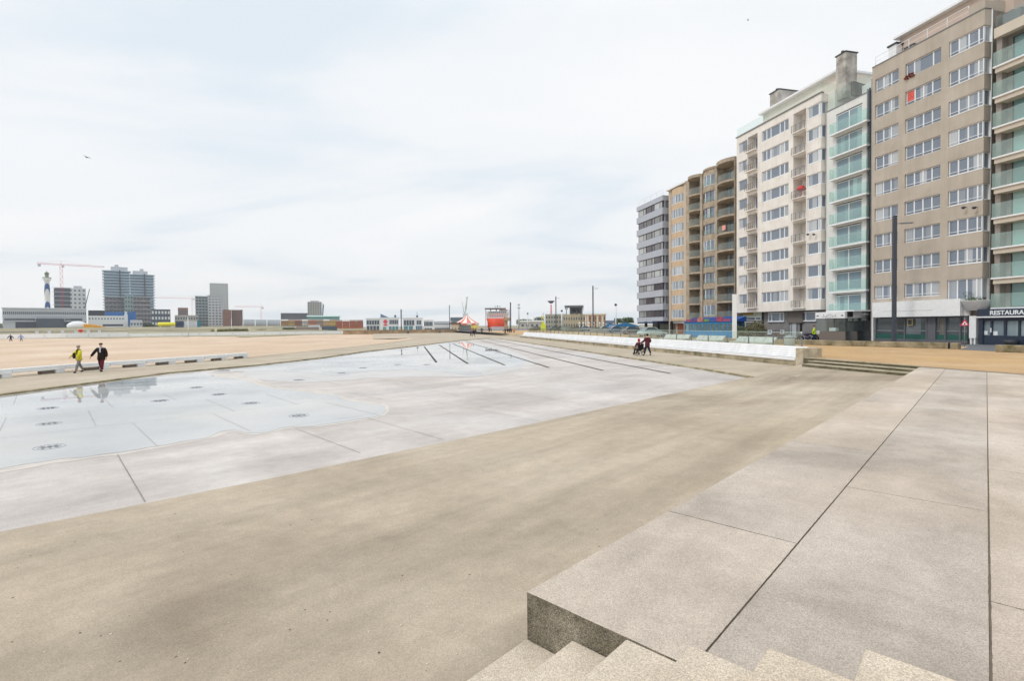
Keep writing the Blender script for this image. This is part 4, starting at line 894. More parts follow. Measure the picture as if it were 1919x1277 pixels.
# ================= LONG WHITE BENCH =================
bp = [G(1490,686,ZB), G(1310,667.5,ZB), G(1185,651.5,ZB), G(1060,641,ZB), G(975,632.6,ZB)]
b0 = bp[0]; bdir = (bp[-1]-bp[0]); blen = bdir.length; bdir.normalize(); bn = Vector((bdir.y,-bdir.x,0))       # bn points inland
ang = math.atan2(bdir.y,bdir.x)
lbn = empty('promenade_bench',(b0.x,b0.y,0),ang,'very long white slatted bench on a stone base, running along the promenade edge','bench')
st = MB(); st.box(0,blen,-1.0,-.03,-.75,-.21)                 # local -Y is inland
st.build('stone_base',concrete('mossy_stone',srgb(156,146,122),srgb(104,102,76),srgb(184,173,148),patch=.9,speck=.2,pit=.4),lbn)
sl = MB(); k = 0; seg = 6.0; x = 0
while x < blen:
    x1 = min(x+seg,blen)-.02
    for (a,b,za,zb_) in ((.0,-.02,-.205,-.09),):
        sl.box(x,x1,.03,-.05,-.205,-.075)
    for q in range(3): sl.box(x,x1,-.06-q*.145,-.06-q*.145-.125,-.115,-.08)
    for q in range(5):
        y_ = -.50-q*.055; z_ = -.06+q*.122; sl.add([(x,y_,z_),(x1,y_,z_),(x1,y_-.05,z_+.108),(x,y_-.05,z_+.108),(x,y_-.04,z_-.01),(x1,y_-.04,z_-.01),(x1,y_-.09,z_+.098),(x,y_-.09,z_+.098)],[(0,1,2,3),(7,6,5,4),(0,4,5,1),(3,2,6,7),(0,3,7,4),(1,5,6,2)])
    sl.box(x,x1,-.80,-.88,-.1,.545)
    x += seg
sl.build('slats',mat('bench_white',srgb(230,230,231),.6,.3,var=.05,scale=1.2,drip=.10),lbn)
be = MB(); be.box(-.55,-.004,-1.25,-.02,-.9,.50); bo_=be.build('end_block',CN['stone'],lbn); bevel(bo_,.02)
# rear retaining edge of the promenade behind the bench and glass
re = MB(); re.box(0,blen,-1.6,-1.001,-1.0,-.02); tag(re.build('promenade_edge',CN['kerb'],None,(b0.x,b0.y,0),ang),kind='structure')
gs = empty('glass_screen',(b0.x,b0.y,0),ang,'low clear glass windscreen standing behind the long white bench','glass screen')
pm_ = MB(); pm_.box(0,2.36,-.008,.008,.0,1.33); gm = pm_.mesh('glass_panel',M_screen); po_ = MB(); po_.box(-.03,.03,-.03,.03,0,1.0); pom = po_.mesh('post',M_grey)
er_ = MB(); er_.box(0,2.36,-.012,.012,1.331,1.35); erm = er_.mesh('top_edge',mat('glass_edge',srgb(190,214,206),.3,.5))
i = 0; x = 1.0
while x < blen-3 and i < 48:
    p = place('glass_panel',gm,gs,(x,-1.25,0)); place('top_edge',erm,p); place('post',pom,gs,(x-.02,-1.25,0)); x += 2.4; i += 1
# ================= LOW STONE WALLS =================
def lowwall(name,a,b,th,h,label,notch=None):
    d = b-a; l = d.length; an = math.atan2(d.y,d.x); e = empty(name,(a.x,a.y,0),an,label,'low wall')
    m = MB(); m.prism([(0,0),(l,0),(l,th),(0,th)],0.0,h); o = m.build('stone_body',concrete('low_wall_stone',srgb(142,132,108),srgb(92,88,62),srgb(172,160,136),patch=.8,speck=.25,pit=.5),e); bevel(o,.04)
    c = MB(); 
    k = int(l/3.2)
    for i in range(1,k): c.box(i*l/k-.012,i*l/k+.012,-.004,th+.004,.0,h+.003)
    if k>1: c.build('joint',M_joint,e)
    if notch: n_ = MB(); n_.box(notch,notch+.12,-.006,th+.006,.0,h+.006); n_.build('slot',M_black,e)
    return e
q0, q1 = G(1510,646.6,0), G(1795,654.8,0); dd = (q1-q0).normalized(); qa = q0-dd*22
lw = (q1-qa).length
lowwall('low_stone_wall',qa,q1,.55,.42,'long mossy stone wall between the orange paving and the street',notch=lw-.55)
q2 = G(1864,660.0,0); lowwall('low_stone_wall',q2,q2+dd*16,.6,.44,'mossy stone wall at the right edge in front of the restaurant')
sheet('street_crossing',[Vector((p.x,p.y,.004)) for p in (G(1797,655.5,0),G(1862,659,0),G(1862,648,0)+E2*2,G(1797,646,0)+E2*2)],M_asph)
# ================= LAMP POSTS =================
def lamp(x,D,h,label,wd=.30,arm=1.15,rz=-.25):
    p = AT(x,610,D); e = empty('street_lamp',(p.x,p.y,0),rz,label,'street lamp','tall dark lamp posts on the promenade')
    m = MB(); m.box(-wd/2,wd/2,-wd/2,wd/2,0,h); m.box(-wd*.7,wd*.7,-wd*.7,wd*.7,0,.12); bevel(m.build('post',mat('lamp_anthracite',srgb(70,74,84),.6,.3),e),.03)
    m = MB(); m.bar((wd/2,0,h-.75),(arm*.4,0,h-.72),.03); m.box(arm*.4,arm+.25,-.12,.12,h-.78,h-.68); m.build('lamp_head',M_grey,e); return e
lamp(1675.5,46,11.4,'tall square dark lamp post in front of the beige apartment block')
lamp(1111.5,134,12.0,'second tall lamp post, beyond the left end of the apartment row')
lamp(1042,182,12.0,'thinner far lamp post beside the sandstone building')
lamp(1251,112,9.2,'small pale lamp in front of the ochre block',wd=.14,arm=1.2)
lamp(957,260,13.5,'dark mast just right of the orange ship',wd=.5,arm=.4)
lamp(752,215,9.0,'dark post between the two white seafront pavilions',wd=.35,arm=.3)
lamp(842.5,200,10.0,'slim dark mast left of the striped tent',wd=.22,arm=.3)
lamp(1089,150,6.8,'slim lamp post in front of the sandstone building',wd=.16,arm=.5)
# ================= PEOPLE =================
def skin(name, P, E, m, parent, root=None, sub=1, res=None):
    """one continuous body surface grown over joints: P name->(x,y,z,r)"""
    ks = list(P); me = bpy.data.meshes.new('tmp'); me.from_pydata([P[k][:3] for k in ks], [(ks.index(a),ks.index(b)) for a,b in E], [])
    o = bpy.data.objects.new('tmp', me); sc.collection.objects.link(o)
    md = o.modifiers.new('s','SKIN'); md.branch_smoothing = .3
    if not me.skin_vertices: 
        bm = bmesh.new(); bm.from_mesh(me); bm.verts.layers.skin.verify(); bm.to_mesh(me); bm.free()
    for i,k in enumerate(ks):
        r = P[k][3]; ry = P[k][4] if len(P[k]) > 4 else r
        me.skin_vertices[0].data[i].radius = (r, ry); me.skin_vertices[0].data[i].use_root = (k == (root or ks[0]))
    ss = o.modifiers.new('u','SUBSURF'); ss.levels = sub; ss.render_levels = sub
    dg = bpy.context.evaluated_depsgraph_get(); m2 = bpy.data.meshes.new_from_object(o.evaluated_get(dg)); bpy.data.objects.remove(o)
    m2.name = name; m2.materials.clear(); m2.materials.append(m)
    m2.polygons.foreach_set('use_smooth', [True]*len(m2.polygons)); return place(name, m2, parent)
M_skin = mat('skin', srgb(206,164,142), .6, .3)
def person(loc, rz, label, coat, trousers, h=1.70, stride=.22, armL=(-.25,.15,.0), armR=(.25,-.1,.0), hair='cap', haircol=(70,60,55), coatlen=.78, shoes=(40,38,38), sit=False, lean=0, bulk=1.0, group=None, scarf=None, far=False, elbow=0, name='person', tilt=0):
    """x right, y forward, z up; arm = hand target offset (x,y,z) from the shoulder-hang position"""
    e = empty(name, loc, rz, label, 'person', group); e.scale = (h/1.72,)*3
    b = bulk; L = lean
    if not sit:
        hip = .92; P = {'pel':(0,0,hip,.10*b,.085*b),'wst':(0,.01+L*.3,1.10,.115*b,.095*b),'chs':(0,.01+L*.7,1.32,.145*b,.10*b),'nck':(0,.0+L,1.46,.055),'hd0':(0,.015+L*1.05,1.535,.066,.075),'hd1':(0,.02+L*1.1,1.62,.080,.092),'hd2':(0,.01+L*1.1,1.69,.055,.065)}
        for s_,sg,st in (('l',-1,stride),('r',1,-stride)):
            kn = .04 if st > 0 else .0; ft_z = .075+(.05 if st < -.05 else 0)
            P['h'+s_]=(sg*.08,0,hip-.06,.072*b); P['k'+s_]=(sg*.11,st*.55+.03,.50,.050*b); P['a'+s_]=(sg*.12,st*1.15-(.02 if st>0 else .03),.085+(0 if st>=0 else .05),.040)
            P['t'+s_]=(sg*.14,st*1.15+.12,.035,.026)
    else:
        hip = .52; P = {'pel':(0,0,hip,.13*b,.11*b),'wst':(0,.0,.70,.12*b,.1*b),'chs':(0,.03,.92,.145*b,.10*b),'nck':(0,.05,1.06,.055),'hd0':(0,.07,1.13,.066,.075),'hd1':(0,.08,1.215,.080,.092),'hd2':(0,.07,1.285,.055,.065)}
        for s_,sg in (('l',-1),('r',1)):
            P['h'+s_]=(sg*.10,.04,hip-.01,.09*b); P['k'+s_]=(sg*.12,.46,.52,.065*b); P['a'+s_]=(sg*.12,.54,.13,.042); P['t'+s_]=(sg*.12,.68,.09,.034)
    cz = P['chs'][2]; cy = P['chs'][1]
    for s_,sg,a in (('l',-1,armL),('r',1,armR)):
        P['s'+s_]=(sg*.165*b,cy,cz+.06,.062*b); ex = sg*.225*b+a[0]*.45; P['e'+s_]=(ex,cy+a[1]*.45-.02-elbow,cz-.20+a[2]*.4,.045); P['w'+s_]=(sg*.24*b+a[0],cy+a[1],cz-.46+a[2],.032)
        P['f'+s_]=(sg*.24*b+a[0]*1.08,cy+a[1]*1.1+.015,cz-.54+a[2]*1.02,.030,.018)
    E = [('pel','wst'),('wst','chs'),('chs','nck'),('nck','hd0'),('hd0','hd1'),('hd1','hd2')]
    for s_ in 'lr': E += [('pel','h'+s_),('h'+s_,'k'+s_),('k'+s_,'a'+s_),('a'+s_,'t'+s_),('chs','s'+s_),('s'+s_,'e'+s_),('e'+s_,'w'+s_),('w'+s_,'f'+s_)]
    if not far:
        for s_,sg in (('l',-1),('r',1)):      # fingers and thumb
            f = Vector(P['f'+s_][:3]); w_ = Vector(P['w'+s_][:3]); d = (f-w_).normalized(); sd = Vector((0,1,0)) if abs(d.y) < .8 else Vector((0,0,-1)); 
            for q,(off,ln) in enumerate(((-.026,.066),(-.009,.078),(.009,.073),(.026,.056))):
                c = f+sd*off+d*ln*.6; c2 = f+sd*off*1.05+d*ln+Vector((-sg*.014,0,0)); P['q%s%d'%(s_,q)] = (*c,.009); P['z%s%d'%(s_,q)] = (*c2,.008); E += [('f'+s_,'q%s%d'%(s_,q)),('q%s%d'%(s_,q),'z%s%d'%(s_,q))]
            c = w_+d*.04+sd*.04; P['y'+s_] = (*c,.010); c2 = c+d*.04+sd*.01; P['x'+s_] = (*c2,.009); E += [('w'+s_,'y'+s_),('y'+s_,'x'+s_)]
        P['ns'] = (0,P['hd1'][1]+.105,P['hd1'][2]-.02,.012); E.append(('hd1','ns'))
    skin('body', P, E, M_skin, e, 'pel')
    mc = mat('cloth_%d_%d_%d'%coat, srgb(*coat), .9, .1, var=.18, scale=9); mt = mat('cloth_%d_%d_%d'%trousers, srgb(*trousers), .9, .1, var=.12, scale=9)
    # trousers
    T = {'pel':(P['pel'][0],P['pel'][1],P['pel'][2],.12*b,.105*b)}; ET = []
    for s_ in 'lr':
        h_,k_,a_ = P['h'+s_],P['k'+s_],P['a'+s_]; T['h'+s_]=(h_[0]*.92,h_[1],h_[2]-.06,.092*b); T['k'+s_]=(*k_[:3],.076*b); T['a'+s_]=(a_[0],a_[1],a_[2]+.02,.066)
        ET += [('pel','h'+s_),('h'+s_,'k'+s_),('k'+s_,'a'+s_)]
    skin('trousers', T, ET, mt, e, 'pel')
    # coat
    w1,ch,pe = P['wst'],P['chs'],P['pel']; bot = coatlen
    K_ = {'chs':(ch[0],ch[1],ch[2]-.02,.172*b,.135*b),'wst':(w1[0],w1[1],w1[2],.16*b,.13*b),'pel':(pe[0],pe[1],pe[2]+.02,.18*b,.155*b),'col':(P['nck'][0],P['nck'][1],P['nck'][2]-.02,.075)}; EK = [('chs','wst'),('wst','pel'),('chs','col')]
    if not sit: K_['hem']=(pe[0],pe[1],bot-.08,.215*b,.185*b); EK.append(('pel','hem'))
    for s_ in 'lr':
        K_['s'+s_]=(*P['s'+s_][:3],.084*b); K_['e'+s_]=(*P['e'+s_][:3],.076*b); K_['w'+s_]=(*P['w'+s_][:3],.062*b); EK += [('chs','s'+s_),('s'+s_,'e'+s_),('e'+s_,'w'+s_)]
    skin('coat', K_, EK, mc, e, 'chs')
    for s_ in 'lr':
        a_,t_ = P['a'+s_],P['t'+s_]; q = {'a':(a_[0],a_[1]-.02,a_[2]-.02,.066),'b':((a_[0]+t_[0])/2,(a_[1]+t_[1])/2,(a_[2]+t_[2])/2-.005,.060),'t':(t_[0],t_[1]+.01,t_[2]+.004,.048)}
        skin('shoe', q, [('a','b'),('b','t')], mat('shoe_%d_%d_%d'%shoes, srgb(*shoes), .7, .3), e, 'a')
    hc = P['hd1']; hm = mat('hair_%d_%d_%d'%haircol, srgb(*haircol), .9, .1, var=.3, scale=30)
    m = MB()
    if hair == 'cap': m.ball((0,hc[1]-.008,hc[2]+.045),.092,.108,.066,14); m.lathe([(.06,0),(.085,.004),(.05,.012)],(0,hc[1]+.085,hc[2]+.045),14)
    elif hair == 'hood': m.ball((0,hc[1]-.02,hc[2]+.012),.115,.115,.135,14); m.ball((0,hc[1]-.03,hc[2]-.09),.10,.09,.06,12)
    elif hair == 'beanie': m.ball((0,hc[1]-.008,hc[2]+.05),.096,.108,.085,14); m.torus((0,hc[1]-.005,hc[2]+.03),.088,.02,'Z',16,6)
    else: m.ball((0,hc[1]-.025,hc[2]+.028),.096,.102,.095,14)
    m.build('hat' if hair in ('cap','beanie','hood') else 'hair', hm, e)
    if scarf: 
        n_ = P['nck']; m = MB(); m.torus((0,n_[1],n_[2]+.01),.075,.03,'Z',16,6); m.box(-.05,.02,n_[1]+.09,n_[1]+.14,n_[2]-.30,n_[2]); m.build('scarf', mat('scarf_%d'%scarf[0], srgb(*scarf), .9, .1), e)
    return e
def facing(p, tx, ty): return math.atan2(ty-p.y, tx-p.x)-math.pi/2
# two walkers on the left walkway
p1 = G(190.5,697,ZW); p2 = G(148.5,699,ZW)
tw = Vector((-.25,-1,0)); 
m1 = person((p1.x,p1.y,ZW+.004), math.atan2(-1,.15)-math.pi/2, 'man in dark jacket, flat cap and wine red trousers walking beside the person in yellow', (44,36,34),(98,38,48), h=1.68, stride=.17, armL=(.03,-.04,.0), armR=(.20,.12,.06), haircol=(66,60,50), bulk=1.22, coatlen=.66, scarf=(200,204,212))
m2 = person((p2.x,p2.y,ZW+.004), math.atan2(-1,-.35)-math.pi/2, 'person in bright yellow jacket and grey hat walking left of the man in brown', (206,198,52),(128,124,126), h=1.56, stride=.24, armL=(-.02,.26,.14), armR=(.10,.24,.18), hair='beanie', haircol=(150,142,134), bulk=1.08, coatlen=.80, scarf=(70,66,40))
bg_ = MB(); bg_.lathe([(.02,0),(.1,.02),(.12,.12),(.1,.26),(.02,.28)],n=12); bgo = bg_.build('shoulder_bag',mat('bag_black',srgb(36,36,40),.8,.2),None,(p2.x-.22,p2.y-.05,ZW+.82)); bgo.scale = (.8,.6,1.2); tag(bgo,'small black bag hanging at the side of the person in yellow','bag')
# wheelchair with seated person in red hood, and the person pushing
wdir = Vector((-.35,.94,0)); wa_ = math.atan2(wdir.y,wdir.x)-math.pi/2
pw = G(1198.5,666,-.56); wc = empty('wheelchair',(pw.x,pw.y,-.565),wa_,'dark folding wheelchair pushed along the walkway beside the long white bench','wheelchair')
for sg in (-1,1):
    m = MB(); m.torus((0,0,0),.27,.022,'X',26,6); 
    for k in range(10): t=k*math.pi/5; m.bar((0,0,0),(0,.27*math.cos(t),.27*math.sin(t)),.004,4)
    m.bar((-.04,0,0),(.04,0,0),.03,8); m.build('wheel',M_black,wc,(sg*.30,-.05,.29))
    m = MB(); m.torus((0,0,0),.075,.02,'X',16,6); m.bar((-.03,0,0),(.03,0,0),.02,8); m.build('caster',M_black,wc,(sg*.25,.42,.095))
m = MB()
for sg in (-1,1):
    x = sg*.25; m.tube([(x,-.30,.98),(x,-.2,.95),(x,-.18,.50),(x,.30,.48),(x,.46,.16),(x,.60,.14)],.014,6); m.tube([(x,-.18,.50),(x,-.12,.22),(x,.40,.18)],.014,6); m.tube([(x,-.18,.70),(x,.18,.70),(x,.22,.48)],.016,6); m.bar((x,-.05,.29),(sg*.3,-.05,.29),.014)
m.bar((-.25,-.1,.25),(.25,.2,.48),.012); m.bar((.25,-.1,.25),(-.25,.2,.48),.012); m.build('frame',M_dark,wc)
m = MB(); m.box(-.24,.24,-.18,.26,.45,.49); m.build('seat',M_black,wc); m = MB(); m.box(-.24,.24,-.21,-.17,.48,.92); m.build('backrest',M_black,wc)
m = MB(); 
for sg in (-1,1): m.box(sg*.13-.09,sg*.13+.09,.50,.66,.10,.125)
m.build('footrest',M_dark,wc)
q = Vector((math.cos(wa_),math.sin(wa_),0)); f_ = Vector((-math.sin(wa_),math.cos(wa_),0))
person((pw.x+f_.x*.02,pw.y+f_.y*.02,-.565+.02), wa_, 'person in wine red coat with bright red hood seated in the wheelchair', (104,40,54),(54,50,58), h=1.66, sit=True, armL=(.10,.30,.20), armR=(-.10,.30,.20), hair='hood', haircol=(176,44,62), bulk=1.15)
pp_ = G(1215.5,665.5,-.56)
person((pw.x-f_.x*.62+q.x*.30,pw.y-f_.y*.62+q.y*.30,-.567), wa_+.12, 'person in dark wine red coat and navy trousers pushing the wheelchair', (92,44,54),(36,42,66), h=1.69, stride=.2, armL=(-.05,.34,.14), armR=(.04,.10,.16), elbow=.10, hair='short', haircol=(34,32,38), bulk=1.2, coatlen=.70)
# far walkers and groups
far = [(882.5,630.3,118,(120,52,66),(60,52,60),'far walker in dark red coat beside one in black, ahead of the striped tent'),
 (887.5,630.8,116,(44,46,56),(38,40,48),'far walker in black coat walking next to the one in red'),
 (891.5,627.5,140,(58,60,70),(50,52,60),'lone far walker in dark clothes left of the red ship bow'),
 (903,625.8,150,(66,64,70),(54,54,60),'far walker in dark grey standing between lone walker and seated pair'),
 (917,624.5,165,(52,50,62),(44,46,54),'left one of two small dark figures below the red ship bow'),
 (920.5,624.5,165,(80,64,72),(50,50,56),'right one of two small dark figures below the red ship bow'),
 (946.8,628.2,130,(60,58,66),(50,48,52),'far dark figure standing apart, left of the group by the bench end'),
 (951.2,626.5,138,(40,38,46),(36,36,42),'broad dark figure at the middle of the far group by the bench end'),
 (954.5,626.8,137,(46,44,56),(40,40,48),'far person in blue black coat inside the group by the bench end'),
 (958,626.5,138,(62,46,56),(44,44,50),'far person in plum coat inside the group by the bench end'),
 (963.5,627.0,136,(196,150,124),(120,98,90),'far person in tan coat at the right side of the group by the bench end')]
for i,(x,y,D,c1,c2,lb_) in enumerate(far):
    p = G(x,y,-.5) if D<125 else G(x,y,-.45)
    person((p.x,p.y,p.z), random.uniform(-2,2), lb_, c1, c2, h=random.uniform(1.62,1.78), stride=random.uniform(.05,.2), hair=random.choice(['short','cap']), haircol=(60,52,48), bulk=1.2, far=True, group='walkers far off on the promenade')
# two people on the beach, far left
for x,y,c1,c2,lb_ in ((20.5,641.5,(40,44,60),(44,46,56),'left of two tiny people on the sand by the far white fence'),(40,641,(150,160,196),(110,120,150),'tiny person in pale blue on the sand by the far white fence')):
    p = G(x,y,-.95); person((p.x,p.y,-.95), 1.2, lb_, c1, c2, h=1.75, stride=.15, lean=.12, hair='short', far=True, bulk=1.15, group='people far off on the beach')
# rider beside the motorcycle
py = AT(1526,620,50); person((py.x,py.y,-.01), 1.1, 'rider in yellow green high visibility vest standing by the motorcycle', (178,206,40),(36,48,76), h=1.62, stride=.05, hair='cap', haircol=(44,44,48), bulk=1.2, armL=(.05,.2,.2), coatlen=.85, far=True)
pm2 = AT(1514,620,50.5); mc_ = empty('motorcycle',(pm2.x,pm2.y,-.01),1.35,'dark motorcycle parked beside the rider in the high visibility vest','motorcycle')
for y_ in (-.68,.68):
    m = MB(); m.torus((0,0,0),.26,.07,'X',24,8); m.lathe([(.12,-.05),(.15,0),(.12,.05)],n=12,axis='X'); m.build('wheel',M_black,mc_,(0,y_,.33))
m = MB(); m.ball((0,.12,.78),.15,.30,.16,12); m.ball((0,0,.45),.16,.28,.20,12); m.ball((0,-.55,.72),.10,.28,.10,12); m.ball((0,.72,.68),.08,.26,.05,12); m.build('body',mat('violet_black',srgb(62,54,78),.4,.5),mc_)
m = MB(); m.ball((0,-.25,.80),.15,.36,.07,12); m.build('seat',M_black,mc_)
m = MB(); m.tube([(-.36,.38,1.06),(-.2,.48,1.02),(.2,.48,1.02),(.36,.38,1.06)],.018); m.bar((.06,.5,1.0),(.06,.68,.33),.03); m.bar((-.06,.5,1.0),(-.06,.68,.33),.03); m.bar((.12,-.1,.35),(.14,-.8,.45),.045); m.build('handlebar_fork',M_grey,mc_)
m = MB(); m.ball((0,.58,.92),.11,.09,.11,12); m.build('headlight',M_white,mc_)
m = MB(); m.box(-.22,.22,-.95,-.65,.80,1.12); m.build('top_box',M_white,mc_)
# ================= BEACH, FENCES, DUNE =================
def ip(P,x):
    for (a,b),(c,d) in zip(P,P[1:]):
        if a<=x<=c: return b+(d-b)*(x-a)/(c-a)
    return P[0][1] if x<P[0][0] else P[-1][1]
nearP=[(-420,758),(0,706),(120,695.5),(463,670.5),(577,659),(637,653),(740,642),(786,634),(845,630.4)]
farP=[(-420,646),(0,636),(240,632.3),(350,630),(560,627),(640,626),(700,626.5),(760,627.5),(845,628.6)]
cols=[-420+i*(845+420)/110 for i in range(111)]; NR=46; sv=[]
from mathutils import noise as mn
for x in cols:
    a=G(x,ip(nearP,x)-.3,ZW-.04); b=G(x,ip(farP,x),-.95)
    for j in range(NR+1):
        t=(j/NR)**1.8; p=lerp(a,b,t); k=min(1,t*8)*min(1,(1-t)*6); p.z+=k*(.22*mn.noise(Vector((p.x*.07,p.y*.07,1)))+.10*mn.noise(Vector((p.x*.3,p.y*.3,5)))); sv.append(tuple(p))
sm_=MB(); sm_.add(sv,[(i*(NR+1)+j,(i+1)*(NR+1)+j,(i+1)*(NR+1)+j+1,i*(NR+1)+j+1) for i in range(110) for j in range(NR)],0,True)
M_sand=concrete('beach_sand',srgb(206,183,160),srgb(194,170,145),srgb(216,196,174),patch=.10,speck=.10,sp_scale=14,stretch=(1,.6,1),warm=srgb(206,178,152),warm_amt=.5,pit=1.0,bdist=.10,bsc=.2)
so_=sm_.build('beach_sand',M_sand); so_['kind']='structure'
# tide / dune ground behind the fence and the harbour side land
dn=MB(); dv_=[]
for i in range(41):
    x=-700+i*44
    for D,z in ((150,-.96),(215,-.6),(300,.6),(420,3.0),(560,3.6),(1400,3.6)):
        p=AT(x,612,D); k=1.0 if x<560 else max(0,1-(x-560)/120); dv_.append((p.x,p.y,-.98+(z+.98)*k))
dn.add(dv_,[(i*6+j,(i+1)*6+j,(i+1)*6+j+1,i*6+j+1) for i in range(40) for j in range(5)],0,True)
tag(dn.build('dune_terrain',mat('dune_grass',srgb(160,152,130),.95,.1,var=.25,scale=.06,stain=srgb(122,116,92))),kind='structure')
def pos(x,D,z=0): p=AT(x,612,D); return Vector((p.x,p.y,z))
def facecam(p): return math.atan2(-p.x,p.y)
def zat(x,y,D): return AT(x,y,D).z
def put(name,xl,xr,D,zb,label,cat,group=None):
    p=pos((xl+xr)/2,D,zb); th=math.atan2(abs(p.x),p.y); w=(xr-xl)/FPX*D*math.cos(th)
    return empty(name,p,facecam(p),label,cat,group), w
M_fence=mat('fence_white',srgb(243,244,245),.6,.3)
def fence(xa,ya,xb,yb,z,h,label,name='white_fence',n=None,thk=.12):
    a,b=G(xa,ya,z),G(xb,yb,z); d=b-a; l=d.length; e=empty(name,(a.x,a.y,z),math.atan2(d.y,d.x),label,'fence')
    n=n or min(60,max(2,int(l/5))); m=MB(); m.box(0,l/n-.25,-thk/2,thk/2,.25,h); pm=m.mesh('panel',M_fence); m=MB(); m.box(-.12,.12,-.15,.15,0,h+.08); qm=m.mesh('post',M_white)
    for i in range(n): place('panel',pm,e,(i*l/n+.14,0,0)); place('post',qm,e,(i*l/n,0,0))
    return e
fence(-300,643.5,240,632.4,-.96,1.55,'far white panel fence at the left, along the sea side of the beach')
fence(241,632.3,690,626.3,-.96,1.25,'far white panel fence continuing right toward the seafront pavilions')
sw=MB(); a=G(-300,629,-.2); b=G(400,621.5,-.2); d=b-a; e=empty('sea_wall',(a.x,a.y,-1),math.atan2(d.y,d.x),'pale concrete sea wall behind the far white fence','sea wall')
sw.box(0,d.length,0,3,0,2.0); sw.build('wall_body',concrete('sea_wall_conc',srgb(176,170,154),srgb(156,150,134),srgb(188,184,170),patch=.1,speck=.1),e)
for i,x in enumerate((69,92,117,142,165,186,404,468)):
    D=205 if x<300 else 250; p=pos(x,D,-.6); m=MB(); m.box(-.5,.5,-.4,.4,0,1.9 if x<300 else 2.6); m.box(-.6,.6,-.5,.5,1.9 if x<300 else 2.6,2.05 if x<300 else 2.75); o=m.build('pillar',M_white if x<300 else mat('cream_paint',srgb(226,218,190),.7,.2),None,p,facecam(p))
    tag(o,('white pillar on the far sea wall, number counted from the left: '+['first','second','third','fourth','fifth','sixth'][i]) if i<6 else ['cream post at the left end of the hedge','cream post right of the hedge'][i-6],'pillar','pillars on the far sea wall')
p=pos(151,190,-.5); m=MB(); m.ball((0,0,1.75),.75,.3,.5,14); m.bar((0,0,0),(0,0,1.4),.06); tag(m.build('buoy_marker',mat('signal_red',srgb(222,52,44),.6,.2),None,p,facecam(p)),'round red marker on a short pole above the far white fence','marker')
# flagpole-like white post
for x,yt,D,lb_,r_ in ((352.5,595,175,'thin white pole standing in front of the far white fence',.16),(434,597,300,'thin pale pole in front of the brown brick block',.2)):
    p=pos(x,D,-.9); m=MB(); m.bar((0,0,0),(0,0,zat(x,yt,D)+.9),r_,8,r_*.7); tag(m.build('pole',M_white,None,p),lb_,'pole')
# leafy stuff helper
def foliage(name,p,rx,ry,rz_,n,leaf,m,parent=None,seed=1):
    rnd=random.Random(seed); b=MB()
    cl=[(rnd.uniform(-1,1),rnd.uniform(-1,1),rnd.uniform(.2,1)) for _ in range(9)]
    for k in range(n):
        c=rnd.choice(cl); a=rnd.random()*6.28; r=rnd.random()**.5*.42
        q=Vector(((c[0]*.75+r*math.cos(a))*rx,(c[1]*.75+r*math.sin(a))*ry,max(.02,(c[2]*.8+rnd.uniform(-.35,.25))*rz_)))
        d1=Vector((rnd.uniform(-1,1),rnd.uniform(-1,1),rnd.uniform(-1,1)))*leaf; d2=Vector((rnd.uniform(-1,1),rnd.uniform(-1,1),rnd.uniform(-1,1)))*leaf
        b.add([tuple(q),tuple(q+d1),tuple(q+d1+d2),tuple(q+d2)],[(0,1,2,3)])
    return b.build(name,m,parent,p)
M_leafo=mat('olive_leaf',srgb(112,112,62),.9,.1,var=.4,scale=.6,stain=srgb(78,84,44)); M_leafg=mat('green_leaf',srgb(84,100,64),.9,.1,var=.5,scale=.6,stain=srgb(54,68,40))
for xa,xb,D,h_,mm,lb_ in ((395,466,262,1.7,M_leafo,'long olive hedge between two cream posts beyond the far fence'),(505,560,300,1.9,M_leafg,'dark green hedge left of the brick houses'),(470,500,290,1.2,M_leafo,'low scrub beside the right cream post')):
    p=pos((xa+xb)/2,D,-.6); w=(xb-xa)/FPX*D*.9; hd_=foliage('hedge',p,w/2,2,h_,2600,.35,mm,seed=int(xa)); hd_.rotation_euler[2]=facecam(p); tag(hd_,lb_,'hedge')
# ================= FAR BUILDINGS, LEFT =================
GD=mat('far_glass_dark',srgb(84,96,108),.15,.5); GB=mat('far_glass_blue',srgb(92,124,148),.15,.6,var=.2,scale=.05)
def wingrid(root,w,z0,z1,nx,ny,ww,wh,m=GD,y=-.06,x0=None,x1=None,skip=None,name='window',jit=0):
    x0=-w/2 if x0 is None else x0; x1=w/2 if x1 is None else x1
    b=MB(); b.box(-ww/2,ww/2,0,.25,0,wh); me=b.mesh(name,m)
    for i in range(nx):
        for j in range(ny):
            if skip and skip(i,j): continue
            place(name,me,root,(x0+(x1-x0)*(i+.5)/nx,y,z0+(z1-z0)*(j+.5)/ny-wh/2))
def block(xl,xr,yt,D,zb,label,wall,nx,ny,ww=.6,wh=.55,depth=14,glass=GD,name='apartment_block',cat='building',margin=.0,roof=None,slabs=None,z0=None):
    e,w=put(name,xl,xr,D,zb,label,cat); H=zat((xl+xr)/2,yt,D)-zb
    b=MB(); b.box(-w/2,w/2,0,depth,0,H); b.build('wall',wall,e)
    s0=z0 if z0 is not None else H*.04
    if nx: wingrid(e,w,s0,H-.4,nx,ny,w/nx*ww,(H-s0-.4)/ny*wh,glass,x0=-w/2+margin,x1=w/2-margin)
    if roof: r=MB(); r.box(-w/2-.3,w/2+.3,-.3,depth+.3,H,H+.6); r.build('roof',roof,e)
    if slabs:
        b=MB(); b.box(-w/2-.8,w/2+.8,-1.3,depth*.5,-.18,.18); me=b.mesh('balcony',slabs)
        for j in range(ny+1): place('balcony',me,e,(0,0,s0+(H-.4-s0)*j/ny))
    return e,w,H
